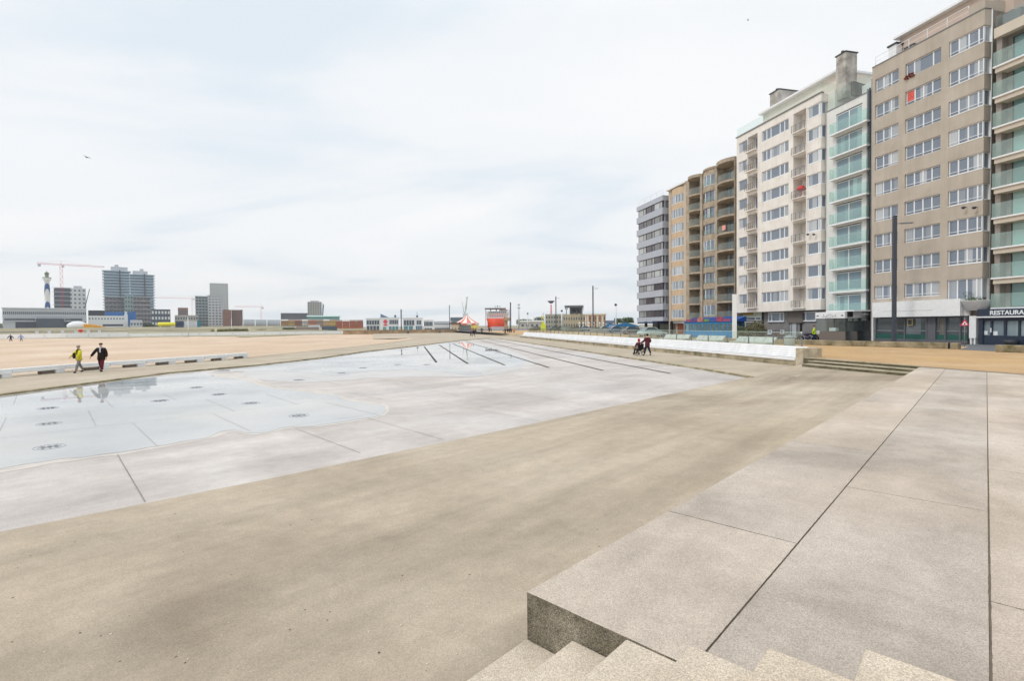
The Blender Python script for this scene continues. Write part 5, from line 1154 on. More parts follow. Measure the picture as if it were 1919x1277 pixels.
C_white=mat('far_white',srgb(214,218,222),.8,.2); C_grey=mat('far_grey',srgb(190,196,204),.8,.2); C_dk=mat('far_dark',srgb(78,88,102),.8,.2); C_brick=mat('far_brick',srgb(138,104,96),.9,.1,var=.15,scale=.2)
C_conc=mat('far_concrete',srgb(186,184,178),.85,.1)
# long white office building
e,w=put('office_building',8.5,165,470,3.0,'long low white building with two window bands at the far left','building'); H=zat(87,579,470)-3
b=MB(); b.box(-w/2,w/2,0,16,H*.33,H); b.box(-w/2+8,w/2,1.5,16,0,H*.33,1); b.box(-w/2,-w/2+8,1,16,0,H*.33,0); b.box(-w*.12,w*.22,-2,1.5,.3,H*.50,1); b.box(-w/2,w/2,-.5,0,H*.60,H*.64,0); b.build('wall',[C_grey,C_dk],e)
wingrid(e,w,H*.68,H*.86,44,1,w/44*.7,H*.14,GD); wingrid(e,w,H*.37,H*.52,20,1,w/44*.75,H*.12,GD,x0=-w/2+1,x1=-w*.13); wingrid(e,w,H*.37,H*.52,18,1,w/44*.75,H*.12,GD,x0=w*.23,x1=w/2-3)
b=MB(); b.box(-w/2-.5,w/2+.5,-1,16.5,H,H+.8); b.build('roof',C_white,e)
# lighthouse
D=600; zb=3; e,w=put('lighthouse',84,96.5,D,zb,'white lighthouse with dark blue wave bands and a green lantern','lighthouse'); H=zat(90,521,D)-zb; R=w*.42
prof=[(R*1.05,0),(R,H*.5),(R*.92,H*.93),(R*1.5,H*.96),(R*1.6,H)]
m=MB(); m.lathe(prof,n=28); m.build('tower',mat('lighthouse_white',srgb(232,234,234),.6,.3),e)
for zc,fl in ((H*.84,1),(H*.48,1)):
    m=MB(); n=40; hh=H*.25
    for i in range(n):
        a,b_=math.pi*2*i/n,math.pi*2*(i+1)/n; f=lambda t:hh*.9*abs(math.cos((t+math.pi/2)/2+.0))**.6
        r_=R*1.03; P=lambda t,z:(r_*math.cos(t),r_*math.sin(t),z)
        tp=lambda t:zc+hh*(.55*abs(math.sin(t))**.7-.35); bt=lambda t:tp(t)-hh*(.42+.25*(1-abs(math.sin(t))))
        m.add([P(a,bt(a)),P(b_,bt(b_)),P(b_,tp(b_)),P(a,tp(a))],[(0,1,2,3)])
    m.build('blue_wave_band',mat('deep_blue',srgb(30,84,150),.5,.3),e)
m=MB(); m.lathe([(R*1.75,0),(R*1.75,.5),(R*.7,.6),(R*.7,4.5),(R*.95,4.6),(R*.75,6.0),(.1,7.5),(.1,9.5)],(0,0,H),20); m.build('lantern',mat('lantern_olive',srgb(120,134,104),.5,.4),e)
# tower cranes
def crane(x,yt,D,zb,xl,xr,label,col,yjib=None,th=1.1):
    p=pos(x,D,zb); e=empty('tower_crane',p,facecam(p),label,'crane'); H=zat(x,yt,D)-zb; sc_=D/FPX; m=MB(); h=th/2
    for sx in (-h,h):
        for sy in (-h,h): m.bar((sx,sy,0),(sx,sy,H),.14,4)
    k=max(6,int(H/3))
    for i in range(k):
        z0,z1=H*i/k,H*(i+1)/k; s=1 if i%2 else -1
        m.bar((-h*s,-h,z0),(h*s,-h,z1),.09,4); m.bar((-h*s,h,z0),(h*s,h,z1),.09,4); m.bar((-h,-h*s,z0),(-h,h*s,z1),.09,4)
    m.build('mast',col,e); m=MB(); a,b=(xl-x)*sc_,(xr-x)*sc_; n=max(6,int((b-a)/3))
    for y_,z_ in ((-.6,H),(.6,H),(0,H+1.3)): m.bar((a,y_,z_),(b,y_,z_-.0),.13,4)
    for i in range(n): xa=a+(b-a)*i/n; xb=a+(b-a)*(i+1)/n; xm=(xa+xb)/2; m.tube([(xa,-.6,H),(xm,0,H+1.3),(xb,-.6,H)],.08,4); m.tube([(xa,.6,H),(xm,0,H+1.3),(xb,.6,H)],.08,4)
    m.tube([(a,0,H+1.3),(0,0,H+5),(b*.7+a*.0,0,H+1.3)],.06,4); m.bar((0,0,H),(0,0,H+5),.25,4,.1); m.build('jib',col,e)
    m=MB(); c=a if abs(a)<abs(b) else b; m.box(c*.9-1.2,c*.9+1.2,-.8,.8,H-2.6,H); m.build('counterweight',C_grey,e); m=MB(); m.box(.6,2.6,-1,1,H-2.4,H); m.build('cab',C_white,e)
    return e
M_red=mat('crane_red',srgb(206,64,92),.6,.2); M_pk=mat('crane_pale_red',srgb(214,130,130),.6,.2)
crane(117.5,497,560,3,84,181,'tall red tower crane beside the striped lighthouse',M_red,th=2.2)
crane(361,560,900,3,300,364,'small pale red crane left of the white stepped apartments',M_pk,th=1.6)
crane(490,576,820,3,446,493,'pale orange tower crane right of the brown brick block',M_pk,th=1.8)
# white block under construction behind the crane
e,w,H=block(105,163,540,650,3,'white apartment block behind the red tower crane with open dark floors on its left half',C_white,7,8,.45,.4,depth=16,z0=8)
b=MB(); b.box(-w/2-1,-w*.02,-.8,1,8,H-1); b.build('open_floor',C_dk,e); s_=MB(); s_.box(-w/2-2.4,w*.0,-1.6,1,-.25,.25); me=s_.mesh('floor_slab',C_white)
for j in range(9): place('floor_slab',me,e,(0,0,8+(H-8)*j/8))
b=MB(); b.box(w*.1,w*.38,3,9,H,H+3); b.build('roof_hut',C_grey,e)
p=pos(151.5,520,3); m=MB(); m.bar((0,0,4),(7.6,0,zat(168,541,520)-3),.55,6,.3); m.box(-3,3,-1.3,1.3,.8,4); o=m.build('mobile_crane',C_dk,None,p,facecam(p)); tag(o,'black mobile crane boom leaning right in front of the white construction','crane')
# twin glass towers
def gtower(xl,xr,yt,yp,xpl,xpr,D,label,nfl=20):
    e,w=put('glass_tower',xl,xr,D,3,label,'tower'); H=zat((xl+xr)/2,yt,D)-3; k=D/FPX*math.cos(math.atan2(abs(e.location.x),e.location.y)); c=(xl+xr)/2
    b=MB(); b.box(-w/2,w/2,0,22,0,H); b.box((xpl-c)*k,(xpr-c)*k,2,20,H,zat(c,yp,D)-3,1); b.build('glazing',[GB,C_grey],e)
    s_=MB(); s_.prism([(-w/2-1.6,0),(-w*.2,-1.8),(w*.2,-1.8),(w/2+1.6,0),(w/2+1.6,20),(-w/2-1.6,20)],-.35,.35); me=s_.mesh('balcony',mat('tower_slab',srgb(190,206,216),.6,.3))
    for j in range(nfl+1): place('balcony',me,e,(0,0,H*j/nfl))
    s_=MB(); s_.box(-.7,.7,-2.2,.5,0,H+1); place('core_line',s_.mesh('fin',C_dk),e,(w*.12,0,0)); s_=MB(); s_.box(-w*.08,w*.08,6,9,0,1); 
    r=MB(); r.box(-2,2,5,9,zat(c,yp,D)-3,zat(c,yp,D)+0); r.build('roof_plant',C_grey,e); return e
gtower(197,245,508,500,210,242,650,'left and taller of the twin blue green glass towers with balcony bands')
gtower(246,289.5,515,508,251,279,665,'right and slightly lower of the twin blue green glass towers',19)
# mid blocks in front of the towers
M_brw=mat('brown_mix',srgb(124,120,124),.8,.2,var=.3,scale=.15)
block(198,234,556,560,3,'brown and white balcony block at the foot of the left glass tower',M_brw,5,7,.5,.45,slabs=C_grey)
block(235,250,553,555,3,'rounded pale green glass stair block between the brown balcony blocks',mat('pale_green_glass',srgb(134,158,158),.3,.5),3,7,.5,.5)
block(251,283,556,560,3,'brown balcony block with white parapets below the right glass tower',M_brw,5,7,.5,.45,slabs=C_white)
block(284,320,580,540,3,'low dark block with white box balconies right of the twin towers',C_dk,6,3,.6,.5,glass=C_white)
block(166,197,582,520,3,'low black flat roofed block right of the long white building',mat('near_black',srgb(50,58,68),.5,.3),6,1,.6,.4)
block(198,256,585,505,5,'bright blue hoarding row below the left glass tower',mat('hoarding_blue',srgb(38,104,172),.6,.2),0,0,name='hoarding',cat='hoarding',depth=2)
e,w,H=block(166,234,592,480,3,'low white building with a row of tall arched windows and a stepped gable',C_white,12,1,.42,.34,depth=10,z0=6,name='church_hall'); b=MB(); b.box(w/2,w/2+2.6,-.5,6,0,H+1.5); b.prism([(w/2+.5,-.5),(w/2+2.1,-.5),(w/2+2.1,6),(w/2+.5,6)],H+1.5,H+4); b.build('gable',C_white,e); wingrid(e,w,0,4.5,10,1,2.0,1.8,C_dk,x0=-w*.1,x1=w*.45)
block(244,267,600,485,2.5,'small flat grey box building right of the stepped gable',C_grey,4,1,.6,.3,name='box_building')
block(328,372,591,600,3,'low long pale building with window band behind the yellow tank',C_conc,9,2,.6,.45); block(334,353,577,760,3,'dull red block on the skyline left of the stepped apartments',C_brick,5,2,.5,.5)
# dome tent, slides, tank
p=pos(145.5,440,2.9); m=MB(); m.ball((0,0,1.5),7.3,5,4.2,20); tag(m.build('dome_tent',mat('tent_white',srgb(230,232,236),.5,.3),None,p,facecam(p)),'white dome tent in front of the long white building','tent')
p=pos(174,440,2.9); m=MB(); m.prism([(-6,-2),(1.5,-2),(1.5,2),(-6,2)],0,[3.4,2.8,2.8,3.4]); m.prism([(1.5,-2),(9,-2),(9,2),(1.5,2)],0,[2.6,.4,.4,2.6]); 
for k in range(6): m.ball((-5+k*2,-2,2.5-k*.3),.8,.5,.9,8)
tag(m.build('inflatable_slide',mat('amber_plastic',srgb(236,172,44),.5,.3),None,p,facecam(p)),'orange yellow inflatable slide right of the white dome tent','slide')
p=pos(316,430,3.0); m=MB(); m.lathe([(.3,-7.6),(1.6,-7.2),(1.7,0),(1.6,7.2),(.3,7.6)],(0,0,2.2),16,axis='X'); m.box(-6,-5,-1,1,0,1.2); m.box(5,6,-1,1,0,1.2); tag(m.build('storage_tank',mat('tank_yellow',srgb(238,226,40),.5,.3),None,p,facecam(p)),'long bright yellow tank lying on the ground in the distance','tank')
p=pos(357.5,400,2.6); m=MB(); m.box(-4.2,4.2,-1.5,1.5,0,4.6); m.box(4.3,6.6,-1.3,1.5,0,5.3,1); m.box(-3.6,3.6,-1.6,-1.5,1.0,1.7,2); m.box(-2.0,2.6,-1.6,-1.5,3.0,3.6,2); m.box(-10,-4.6,-1,1.2,0,4.8,3); tag(m.build('site_container',[C_white,mat('teal_box',srgb(60,128,146),.6,.2),C_grey,mat('navy_box',srgb(60,74,100),.6,.2,var=.4,scale=.5)],None,p,facecam(p)),'white and teal site containers with a navy panel beside the yellow tank','container')
# stepped white apartments, slim tower, brick blocks
block(367,391,555,620,3,'left part of the stepped apartments, grey green with balcony bands',mat('far_greygreen',srgb(140,152,154),.6,.3),4,10,.6,.5,slabs=C_grey)
block(391,416,553,610,3,'right part of the stepped apartments, white with staggered balconies',C_white,4,11,.55,.42,slabs=C_white)
e,w,H=block(394.5,429,531,700,3,'tall pale tower rising behind the stepped apartments',mat('far_pale_tower',srgb(198,202,204),.7,.2),7,17,.5,.42)
block(418,434,581,590,3,'plain dark brick block right of the stepped apartments',C_brick,0,0); block(434.5,455,581,600,3,'brown block with balcony bands on its right side',mat('brick_mix',srgb(150,120,112),.8,.1,var=.2,scale=.2),4,6,.5,.5,slabs=C_brick)
for i,(a,b_) in enumerate(((456,478),(479,500),(501,526))):
    e,w=put('silo_row',a,b_,700+i*15,2.5,['left','middle','right'][i]+' section of the pale grey ribbed storage wall on the horizon','silo'); H=zat(a,599,700)-2.5; m=MB(); m.box(-w/2,w/2,0,8,0,H)
    for k in range(9): m.lathe([(w/18,0),(w/18,H-.3)],(-w/2+w*(k+.5)/9,0,0),8)
    m.build('silo_body',mat('pale_sheet',srgb(196,202,208),.7,.2),e)
# middle: dark block, white tower, glass hall, houses
block(527,600,587,640,2,'long dark purple grey block left of the pale tower',mat('purple_grey',srgb(104,104,118),.8,.2),20,3,.5,.5)
e,w,H=block(577,603.5,566,620,2,'pale square tower with dark window grid and a slanted blue glass flank',mat('tower_beige',srgb(178,176,172),.8,.1),6,9,.5,.55,z0=12)
m=MB(); m.prism([(w/2,1),(w/2+.1,1),(w/2+.1,12),(w/2,12)],8,H-3); m.add([(w/2,0,10),(w/2+1.2,0,10),(w/2+2.8,2,H-4),(w/2+1.2,2,H-1),(w/2,8,10),(w/2+2.8,8,H-4)],[(0,1,2,3),(1,5,2)]); m.build('glass_flank',GB,e); m=MB(); m.box(-w*.3,w*.3,3,10,H,H+1.6); m.build('roof_hut',C_grey,e)
e,w,H=block(577,637,594,560,2,'low glass hall with pale green roof in front of the square tower',mat('teal_glass',srgb(110,160,160),.2,.5),14,1,.8,.3); m=MB(); m.prism([(-w/2-1,-1.5),(w/2+1,-1.5),(w/2+1,10),(-w/2-1,10)],H,[H+.4,H+.4,H+1.6,H+1.6]); m.build('roof',mat('mint_roof',srgb(176,208,204),.6,.2),e)
hcols=[srgb(176,136,96),srgb(190,160,104),srgb(150,104,84),srgb(196,196,190),srgb(186,122,92),srgb(164,142,130),srgb(200,170,130),srgb(206,176,96),srgb(178,98,66),srgb(182,108,72),srgb(178,104,70),srgb(170,100,70)]
hx=[527,541,553,566,578,592,606,618,630,642,655,668,681]
for i in range(12):
    mm=mat('house_wall_%d'%i,hcols[i],.85,.1,var=.1,scale=.5); lb_='%s fronted row house, %s in the low row behind the beach'%(['tan','yellow tan','dark brick','white','orange brick','grey brown','sand','ochre','rust','rust orange','brick orange','dark orange'][i],['first','second','third','fourth','fifth','sixth','seventh','eighth','ninth','tenth','eleventh','twelfth'][i])
    e,w,H=block(hx[i],hx[i+1]-.3,601.5 if i<8 else 602.5,430,.5,lb_,mm,4,2,.5,.42,depth=9,name='row_house',cat='house',z0=1.5)
    m=MB(); m.prism([(-w/2,-.3),(w/2,-.3),(w/2,9),(-w/2,9)],H,[H+.1,H+.1,H+1.3,H+1.3]); m.build('roof',mat('roof_tile',srgb(140,120,112),.8,.1,var=.15,scale=.3) if i%3 else C_conc,e)
for i,(xa,xb,c_) in enumerate(((528,552,C_conc),(554,576,mat('beige_wall',srgb(180,168,150),.8,.1)),(578,600,C_white),(603,632,mat('slate_fence',srgb(92,104,118),.8,.1)),(556,598,mat('mauve_wall',srgb(150,138,134),.8,.1)))):
    D=340-i*12; p=pos((xa+xb)/2,D,-.3); w=(xb-xa)/FPX*D*.93; m=MB(); m.box(-w/2,w/2,0,.5,0,[3,2.6,3.4,2.6,2.2][i]); 
    for k in range(8): m.box(-w/2+k*w/8,-w/2+k*w/8+.15,-.1,.0,0,[3,2.6,3.4,2.6,2.2][i]-.1)
    o=m.build('garden_wall',c_,None,p,facecam(p)); tag(o,['grey garden wall below the first row houses','beige garden wall right of the grey one','white garden wall under the pale tower','slate blue fence below the ochre house','low mauve wall behind the far white fence'][i],'wall')
# ---- white seafront pavilions (nearer) ----
def pav(xl,xr,yt,D,label,groups,zb=-.45,name='seafront_pavilion'):
    e,w=put(name,xl,xr,D,zb,label,'pavilion'); H=zat((xl+xr)/2,yt,D)-zb; b=MB(); b.box(-w/2,w/2,0,12,0,H); b.box(-w/2-.2,w/2+.2,-.25,12.2,H,H+.3); b.build('wall',M_white,e)
    for (fa,fb,za,zb2,n,mm) in groups:
        x0,x1=-w/2+w*fa,-w/2+w*fb; ww=(x1-x0)/n*.82; q=MB(); q.box(0,ww,0,.2,0,H*(zb2-za)); q.box(-.06,ww+.06,-.03,.0,-.08,-.0,1); me=q.mesh('window',[mm,M_white])
        for k in range(n): place('window',me,e,(x0+(x1-x0)*k/n,-.08,H*za))
    return e,w,H
M_pale=mat('pavilion_grey',srgb(196,198,192),.8,.2)
e,w,H=pav(686,713,598,235,'pale glazed left end of the seafront pavilions',[(.05,.95,.55,.88,5,GD),(.05,.95,.12,.45,4,GD)])
e,w,H=pav(713.3,748,596.5,230,'white seafront pavilion with a round red sign on its wall',[(.48,.96,.55,.86,5,GD),(.12,.34,.1,.35,1,mat('green_door',srgb(120,160,150),.5,.3)),(.45,.98,.08,.38,3,mat('teal_window',srgb(90,140,150),.3,.4))])
m=MB(); m.ball((-w*.24,-.12,H*.74),.85,.06,.9,16); m.box(-w*.34,-w*.14,-.2,-.1,H*.44,H*.56); m.box(-w*.36,-w*.12,-.2,-.1,H*.70,H*.76); m.build('round_sign',mat('sign_rose',srgb(214,92,104),.6,.2),e)
m=MB(); m.prism([(-w*.5,1),(-w*.1,1),(-w*.1,9),(-w*.5,9)],H+.3,[H+2.0,H+.5,H+.5,H+2.0]); m.build('sloped_skylight',GB,e); m=MB(); m.box(w*.25,w*.35,2,3,H+.3,H+1.4); m.build('roof_vent',C_dk,e)
e,w,H=pav(755,792,597,225,'white seafront pavilion with a broad dark upper window band',[(.05,.60,.48,.86,4,GD),(.70,.95,.52,.84,2,GD),(.05,.55,.08,.42,2,mat('teal_window',srgb(90,140,150),.3,.4)),(.66,.98,.05,.42,3,GB)])
m=MB(); m.ball((w*.23,2,H+.9),.5,.5,.5,10); m.bar((w*.23,2,H+1.2),(w*.23,2,H+2.9),.08,6); m.build('roof_beacon',C_dk,e)
e,w,H=pav(794,812,601,225,'cream low pavilion with glazed upper floor beside the broad window one',[(.05,.95,.50,.88,6,GD),(.1,.9,.12,.3,3,GD)])
e,w,H=pav(812.3,846,610,215,'long low white building with small square windows left of the striped tent',[(.08,.92,.35,.6,9,GD)])
e,w,H=pav(812.5,846,603.5,245,'low dark roofed building behind the small windowed white one',[(.05,.95,.45,.8,7,GD)])
p=pos(770,190,-.9); m=MB(); m.box(-24,17,-.3,.3,0,1.35); m.box(-24.2,17.2,-.45,.45,1.35,1.5); 
m.build('pier_wall',mat('rusty_wall',srgb(164,142,116),.9,.1,var=.3,scale=.5),None,p,facecam(p)); tag(bpy.data.objects['pier_wall'],'long low stained wall in front of the white seafront pavilions','wall')
for x,D,lb_ in ((764.5,165,'dark parking signal post with a round head on the sand edge'),(824,185,'small dark ball topped post before the low white building')):
    p=pos(x,D,-.8); m=MB(); m.bar((0,0,0),(0,0,zat(x,623,D)+.6),.09,6); m.ball((0,0,zat(x,623,D)+.9),.42,.42,.36,10); tag(m.build('post',C_dk,None,p),lb_,'post')
sheet('far_plaza',[G(700,636,-.68),G(845,632,-.68),G(925,635.5,-.68),G(985,635,-.56),G(1010,622,-.56),G(960,619.5,-.56),G(840,621.5,-.68),G(700,623.5,-.80)],CN['walk'])
# ---- striped tent, booths, harbour crane ----
D=200; p=pos(875,D,-.45); e=empty('carousel_tent',p,facecam(p),'round red and white striped tent roof beside the beige kiosk','tent'); za=zat(875,606,D)+.45; zc_=zat(875,590.5,D)+.45; R=4.6
m=MB(); n=16
for i in range(n):
    a,b_=2*math.pi*i/n,2*math.pi*(i+1)/n; c=lambda t,r,z:(r*math.cos(t),r*math.sin(t),z)
    m.add([c(a,R,za),c(b_,R,za),c(b_,R*.4,za+(zc_-za)*.5),c(a,R*.4,za+(zc_-za)*.5)],[(0,1,2,3)],i%2); m.add([c(a,R*.4,za+(zc_-za)*.5),c(b_,R*.4,za+(zc_-za)*.5),(0,0,zc_)],[(0,1,2)],i%2); m.add([c(a,R,za),c(b_,R,za),c(b_,R,za-.7),c(a,R,za-.7)],[(0,3,2,1)],(i+1)%2)
m.build('striped_roof',[mat('stripe_red',srgb(224,130,116),.8,.1),mat('stripe_white',srgb(240,232,224),.8,.1)],e)
m=MB(); m.lathe([(R*.9,0),(R*.9,za-.7)],n=16,smooth=False); m.build('drum_wall',mat('warm_beige',srgb(216,192,158),.8,.1,var=.15,scale=.6),e)
m=MB(); m.box(1.5,4.5,-R*.98,-R*.9,za-2.0,za-.8); m.build('name_board',mat('board_yellow',srgb(228,206,120),.7,.1,var=.2,scale=1),e)
m=MB(); m.box(-2.6,1.4,-R*.97,-R*.88,.6,2.4); m.build('shutter',mat('shutter_grey',srgb(130,132,130),.7,.1),e)
e,w,H=block(845,862,608,195,-.45,'small beige kiosk with flat eaves left of the striped tent',mat('warm_beige2',srgb(222,206,180),.8,.1),3,1,.3,.2,depth=5,name='kiosk',cat='kiosk',roof=mat('brown_eaves',srgb(120,96,78),.8,.1))
p=pos(860.5,190,-.45); m=MB(); m.bar((0,0,0),(0,0,3.8),.16,8); tag(m.build('pole',mat('rust_pole',srgb(120,72,60),.8,.1),None,p),'short rust brown pole in front of the beige kiosk','pole')
block(844,868,595,420,0,'blue grey block on the skyline behind the striped tent',mat('bluegrey',srgb(112,128,142),.8,.1),7,3,.6,.5)
D=430; p=pos(872,D,0); e=empty('harbour_crane',p,facecam(p),'pale green harbour crane with raised boom behind the striped tent','crane'); H=zat(872,581,D)
m=MB(); m.prism([(-3.4,-2),(2.4,-2),(2.4,2),(-3.4,2)],0,H*.55); m.build('portal',mat('crane_green',srgb(96,150,104),.6,.2,var=.1),e); m=MB(); m.box(-2,2.4,-2,2,H*.55,H*.8); m.build('cab',C_white,e)
m=MB(); m.tube([(-.5,0,H*.8),(.5,0,H),(1.6,0,zat(875,558,D))],.6,6); m.tube([(-1,0,H*.85),(-2.4,0,zat(868,566,D))],.25,6); m.ball((1.6,0,zat(875,558,D)),1.0,.5,.8,8); m.build('boom',mat('crane_pale_green',srgb(190,204,190),.6,.2),e)
# ---- red ship ----
D=330; e,w=put('ship',910,955,D,-.2,'big orange red ship bow with white wheelhouse between tent and dark mast','ship'); zt=zat(932,597,D); zd=zat(932,588,D); zr=zat(932,579,D)
m=MB(); h=w*.47
ring=lambda k,z:[(-h*k,7,z),(-h*k*.93,-.5,z),(-h*.45*k,-3.8,z),(0,-5-k,z),(h*.45*k,-3.8,z),(h*k*.93,-.5,z),(h*k,7,z)]
rs=[ring(.72,-1),ring(.86,zt*.4),ring(1.0,zt),]
for a,b_ in zip(rs,rs[1:]): m.add(a+b_,[(i,i+1,8+i,7+i) for i in range(6)],0,True)
m.add(rs[-1],[tuple(range(7))],0); m.box(-h*.9,h*.9,2,14,-1,zt-.02,0); m.build('hull',mat('hull_red',srgb(226,76,40),.5,.3,var=.08,scale=.2),e)
m=MB(); m.box(-h*.96,h*.96,0,14,zt+.01,zd); m.prism([(-h*1.0,-1),(h*1.0,-1),(h*1.0,14),(-h*1.0,14)],zd,[zd+1.8,zd+1.8,zd+2.2,zd+2.2]); m.build('wheelhouse',M_white,e); wingrid(e,w*.75,zd+.4,zd+1.6,9,1,1.0,.8,GD,y=-1.2); wingrid(e,w*.7,zt+.5,zd-.3,7,1,.6,.5,GD,y=-.2)
m=MB(); m.box(-h*1.12,h*.75,0,8,zr,zr+.7); 
for sx in (-.6,-.1,.4): m.box(h*sx-.3,h*sx+.3,3,4,zd+1.9,zr)
m.build('upper_deck',mat('rust_dark',srgb(104,84,76),.7,.2,var=.2,scale=.4),e); m=MB(); m.box(h*.15,h*.9,1,7,zd+2,zr-.4); m.build('funnel_housing',mat('rust_brown',srgb(150,112,96),.7,.2),e)
m=MB(); m.bar((0,3,zr),(0,3,zat(932,572,D)),.14); m.bar((2,3,zr),(1.4,3,zat(932,573,D)),.1); m.bar((-1.6,3,zr),(-1,3,zat(932,574,D)),.1); m.bar((-2,3,zr+2),(2,3,zr+2),.08); m.build('mast',C_dk,e)
for sg in (-1,1): m=MB(); m.box(sg*w*.49-.25,sg*w*.49+.25,-1,1,0,zd+3); m.build('side_post',C_grey,e)
p=pos(932,300,-.45); m=MB(); m.box(-6,6,0,3,0,zat(932,615,300)+.3); m.box(-4,5,-.1,0,.9,1.6,1); tag(m.build('quay_building',[C_white,C_grey],None,p,facecam(p)),'low white quay building under the red ship bow','building')
# ---- masts, radar tower, monument, statue ----
D=262; p=pos(948.5,D,-.45); m=MB(); m.box(-.9,.9,-.9,.9,0,zat(948,607,D)+.4); m.box(-1.3,2.4,-1.2,1.2,zat(948,600,D)+.1,zat(948,596,D)+.45); m.bar((0,0,zat(948,607,D)),(0,0,zat(948,600,D)+.3),.7,8); m.ball((-.6,0,zat(946,594.5,D)+.5),.5,.5,.6,8); tag(m.build('monument',mat('monument_stone',srgb(190,160,120),.85,.1,var=.15),None,p,facecam(p)),'sand coloured stone monument just right of the ship','monument')
p=pos(972.5,290,-.45); m=MB(); m.bar((0,0,0),(0,0,zat(972,571,290)+.4),.5,8,.25); m.ball((0,0,zat(972,577,290)+.4),1.0,.6,.5,8); m.ball((0,0,zat(972,571,290)+.4),.8,.5,.5,8); tag(m.build('antenna_mast',C_grey,None,p),'slim grey antenna mast with two round heads','mast')
p=pos(1033,520,0); m=MB(); m.bar((0,0,0),(0,0,zat(1033,571,520)),1.0,8,.7); e=empty('radar_tower',p,0,'pink and white banded radar tower behind the sandstone building','tower'); m.build('shaft',mat('radar_pink',srgb(214,140,140),.7,.1),e); m=MB(); z_=zat(1033,569,520); m.lathe([(.8,z_),(2.6,z_+1),(2.6,z_+1.6),(3.6,z_+1.8),(3.6,z_+2.6),(.5,z_+2.8)],n=16); m.build('platform',C_dk,e)
for x,yt,D,hd,lb_ in ((1053,583,190,1,'white pole with a small ball head left of the dark canopy tower'),(1154,571.5,150,1,'white pole with a dark ball head in front of the blue roofs'),(989,588,230,1,'small pale pole with a dot head right of the masts')):
    p=pos(x,D,-.2); z_=zat(x,yt,D)+.2; m=MB(); m.bar((0,0,0),(0,0,z_),.22,8); e=empty('mast_pole',p,0,lb_,'pole'); m.build('pole',M_white,e); m=MB(); m.ball((0,0,z_),.40,n=10); m.build('ball_head',C_dk,e)
# ---- sandstone building with canopy tower ----
M_ss=mat('sandstone',srgb(190,178,150),.85,.1,var=.1,scale=.3); M_sb=mat('salmon_brick',srgb(190,142,118),.85,.1,var=.1)
e,w,H=block(1022,1062,589,245,-.2,'left wing of the sandstone building with grey green walls',mat('sandstone2',srgb(176,172,156),.85,.1,var=.1),8,3,.45,.45)  # left wing has a greyer sandstone tone than the middle part
e,w,H=block(1055,1097,589.5,235,-.2,'sandstone building topped by a tower with a flat dark canopy',M_ss,9,2,.4,.4)
m=MB(); m.box(-w*.2,w*.35,1,8,H,H+3.2); m.box(-w*.16,w*.30,.9,1.0,H+.5,H+2.4,1); m.build('tower',[M_ss,C_dk],e); m=MB(); zt=zat(1075,576,235)+.2
m.prism([(-w*.42,-1.5),(w*.42,-1.5),(w*.42,9),(-w*.42,9)],zt,zt+.8); 
for k in range(9): m.box(-w*.40+k*w*.1,-w*.40+k*w*.1+.15,-1.4,8,zt-.9,zt)
for sx in (-.34,-.1,.12,.36): m.bar((w*sx,0,H),(w*sx,0,zt-.4),.18)
m.build('canopy',mat('canopy_slate',srgb(120,124,128),.7,.2),e)
e,w,H=block(1098,1135,591,225,-.2,'right wing of the sandstone building with salmon and cream bays',M_sb,7,3,.45,.45,roof=mat('cream_trim',srgb(220,208,180),.8,.1))
for k in range(4): m=MB(); m.box(-w/2+k*w/4+.3,-w/2+k*w/4+1.2,-.5,-.06,0,H*.95); m.build('bay',mat('cream_trim',srgb(220,208,180),.8,.1),e)
for i,x in enumerate((1086,1093,1104,1113,1124,1131)):
    p=pos(x,150+i*3,-.1); m=MB(); m.bar((0,0,0),(0,0,2.3),.13,8); m.ball((0,0,2.4),.32,.32,.38,10); tag(m.build('bollard_light',mat('cream_post',srgb(226,222,206),.7,.2),None,p),'short cream lantern post before the sandstone building','lantern post','cream lantern posts in front of the sandstone building')
for i,(xa,xb,D,h_) in enumerate(((988,1030,185,1.5),(1034,1062,176,1.3),(1066,1100,168,1.5),(1104,1142,160,1.2),(1160,1196,125,1.3))):
    p=pos((xa+xb)/2,D,-.1); w=(xb-xa)/FPX*D; hd_=foliage('hedge',p,w/2,1.0,h_,900,.22,mat('grey_leaf',srgb(118,122,104),.9,.1,var=.5,scale=1.2,stain=srgb(80,84,78)),seed=90+i); hd_.rotation_euler[2]=facecam(p); tag(hd_,'grey green low hedge '+['left of the far lamp post','under the dark canopy tower left side','right of the dark canopy tower','below the salmon bays of the sandstone building','under the wide blue parasol'][i],'hedge')
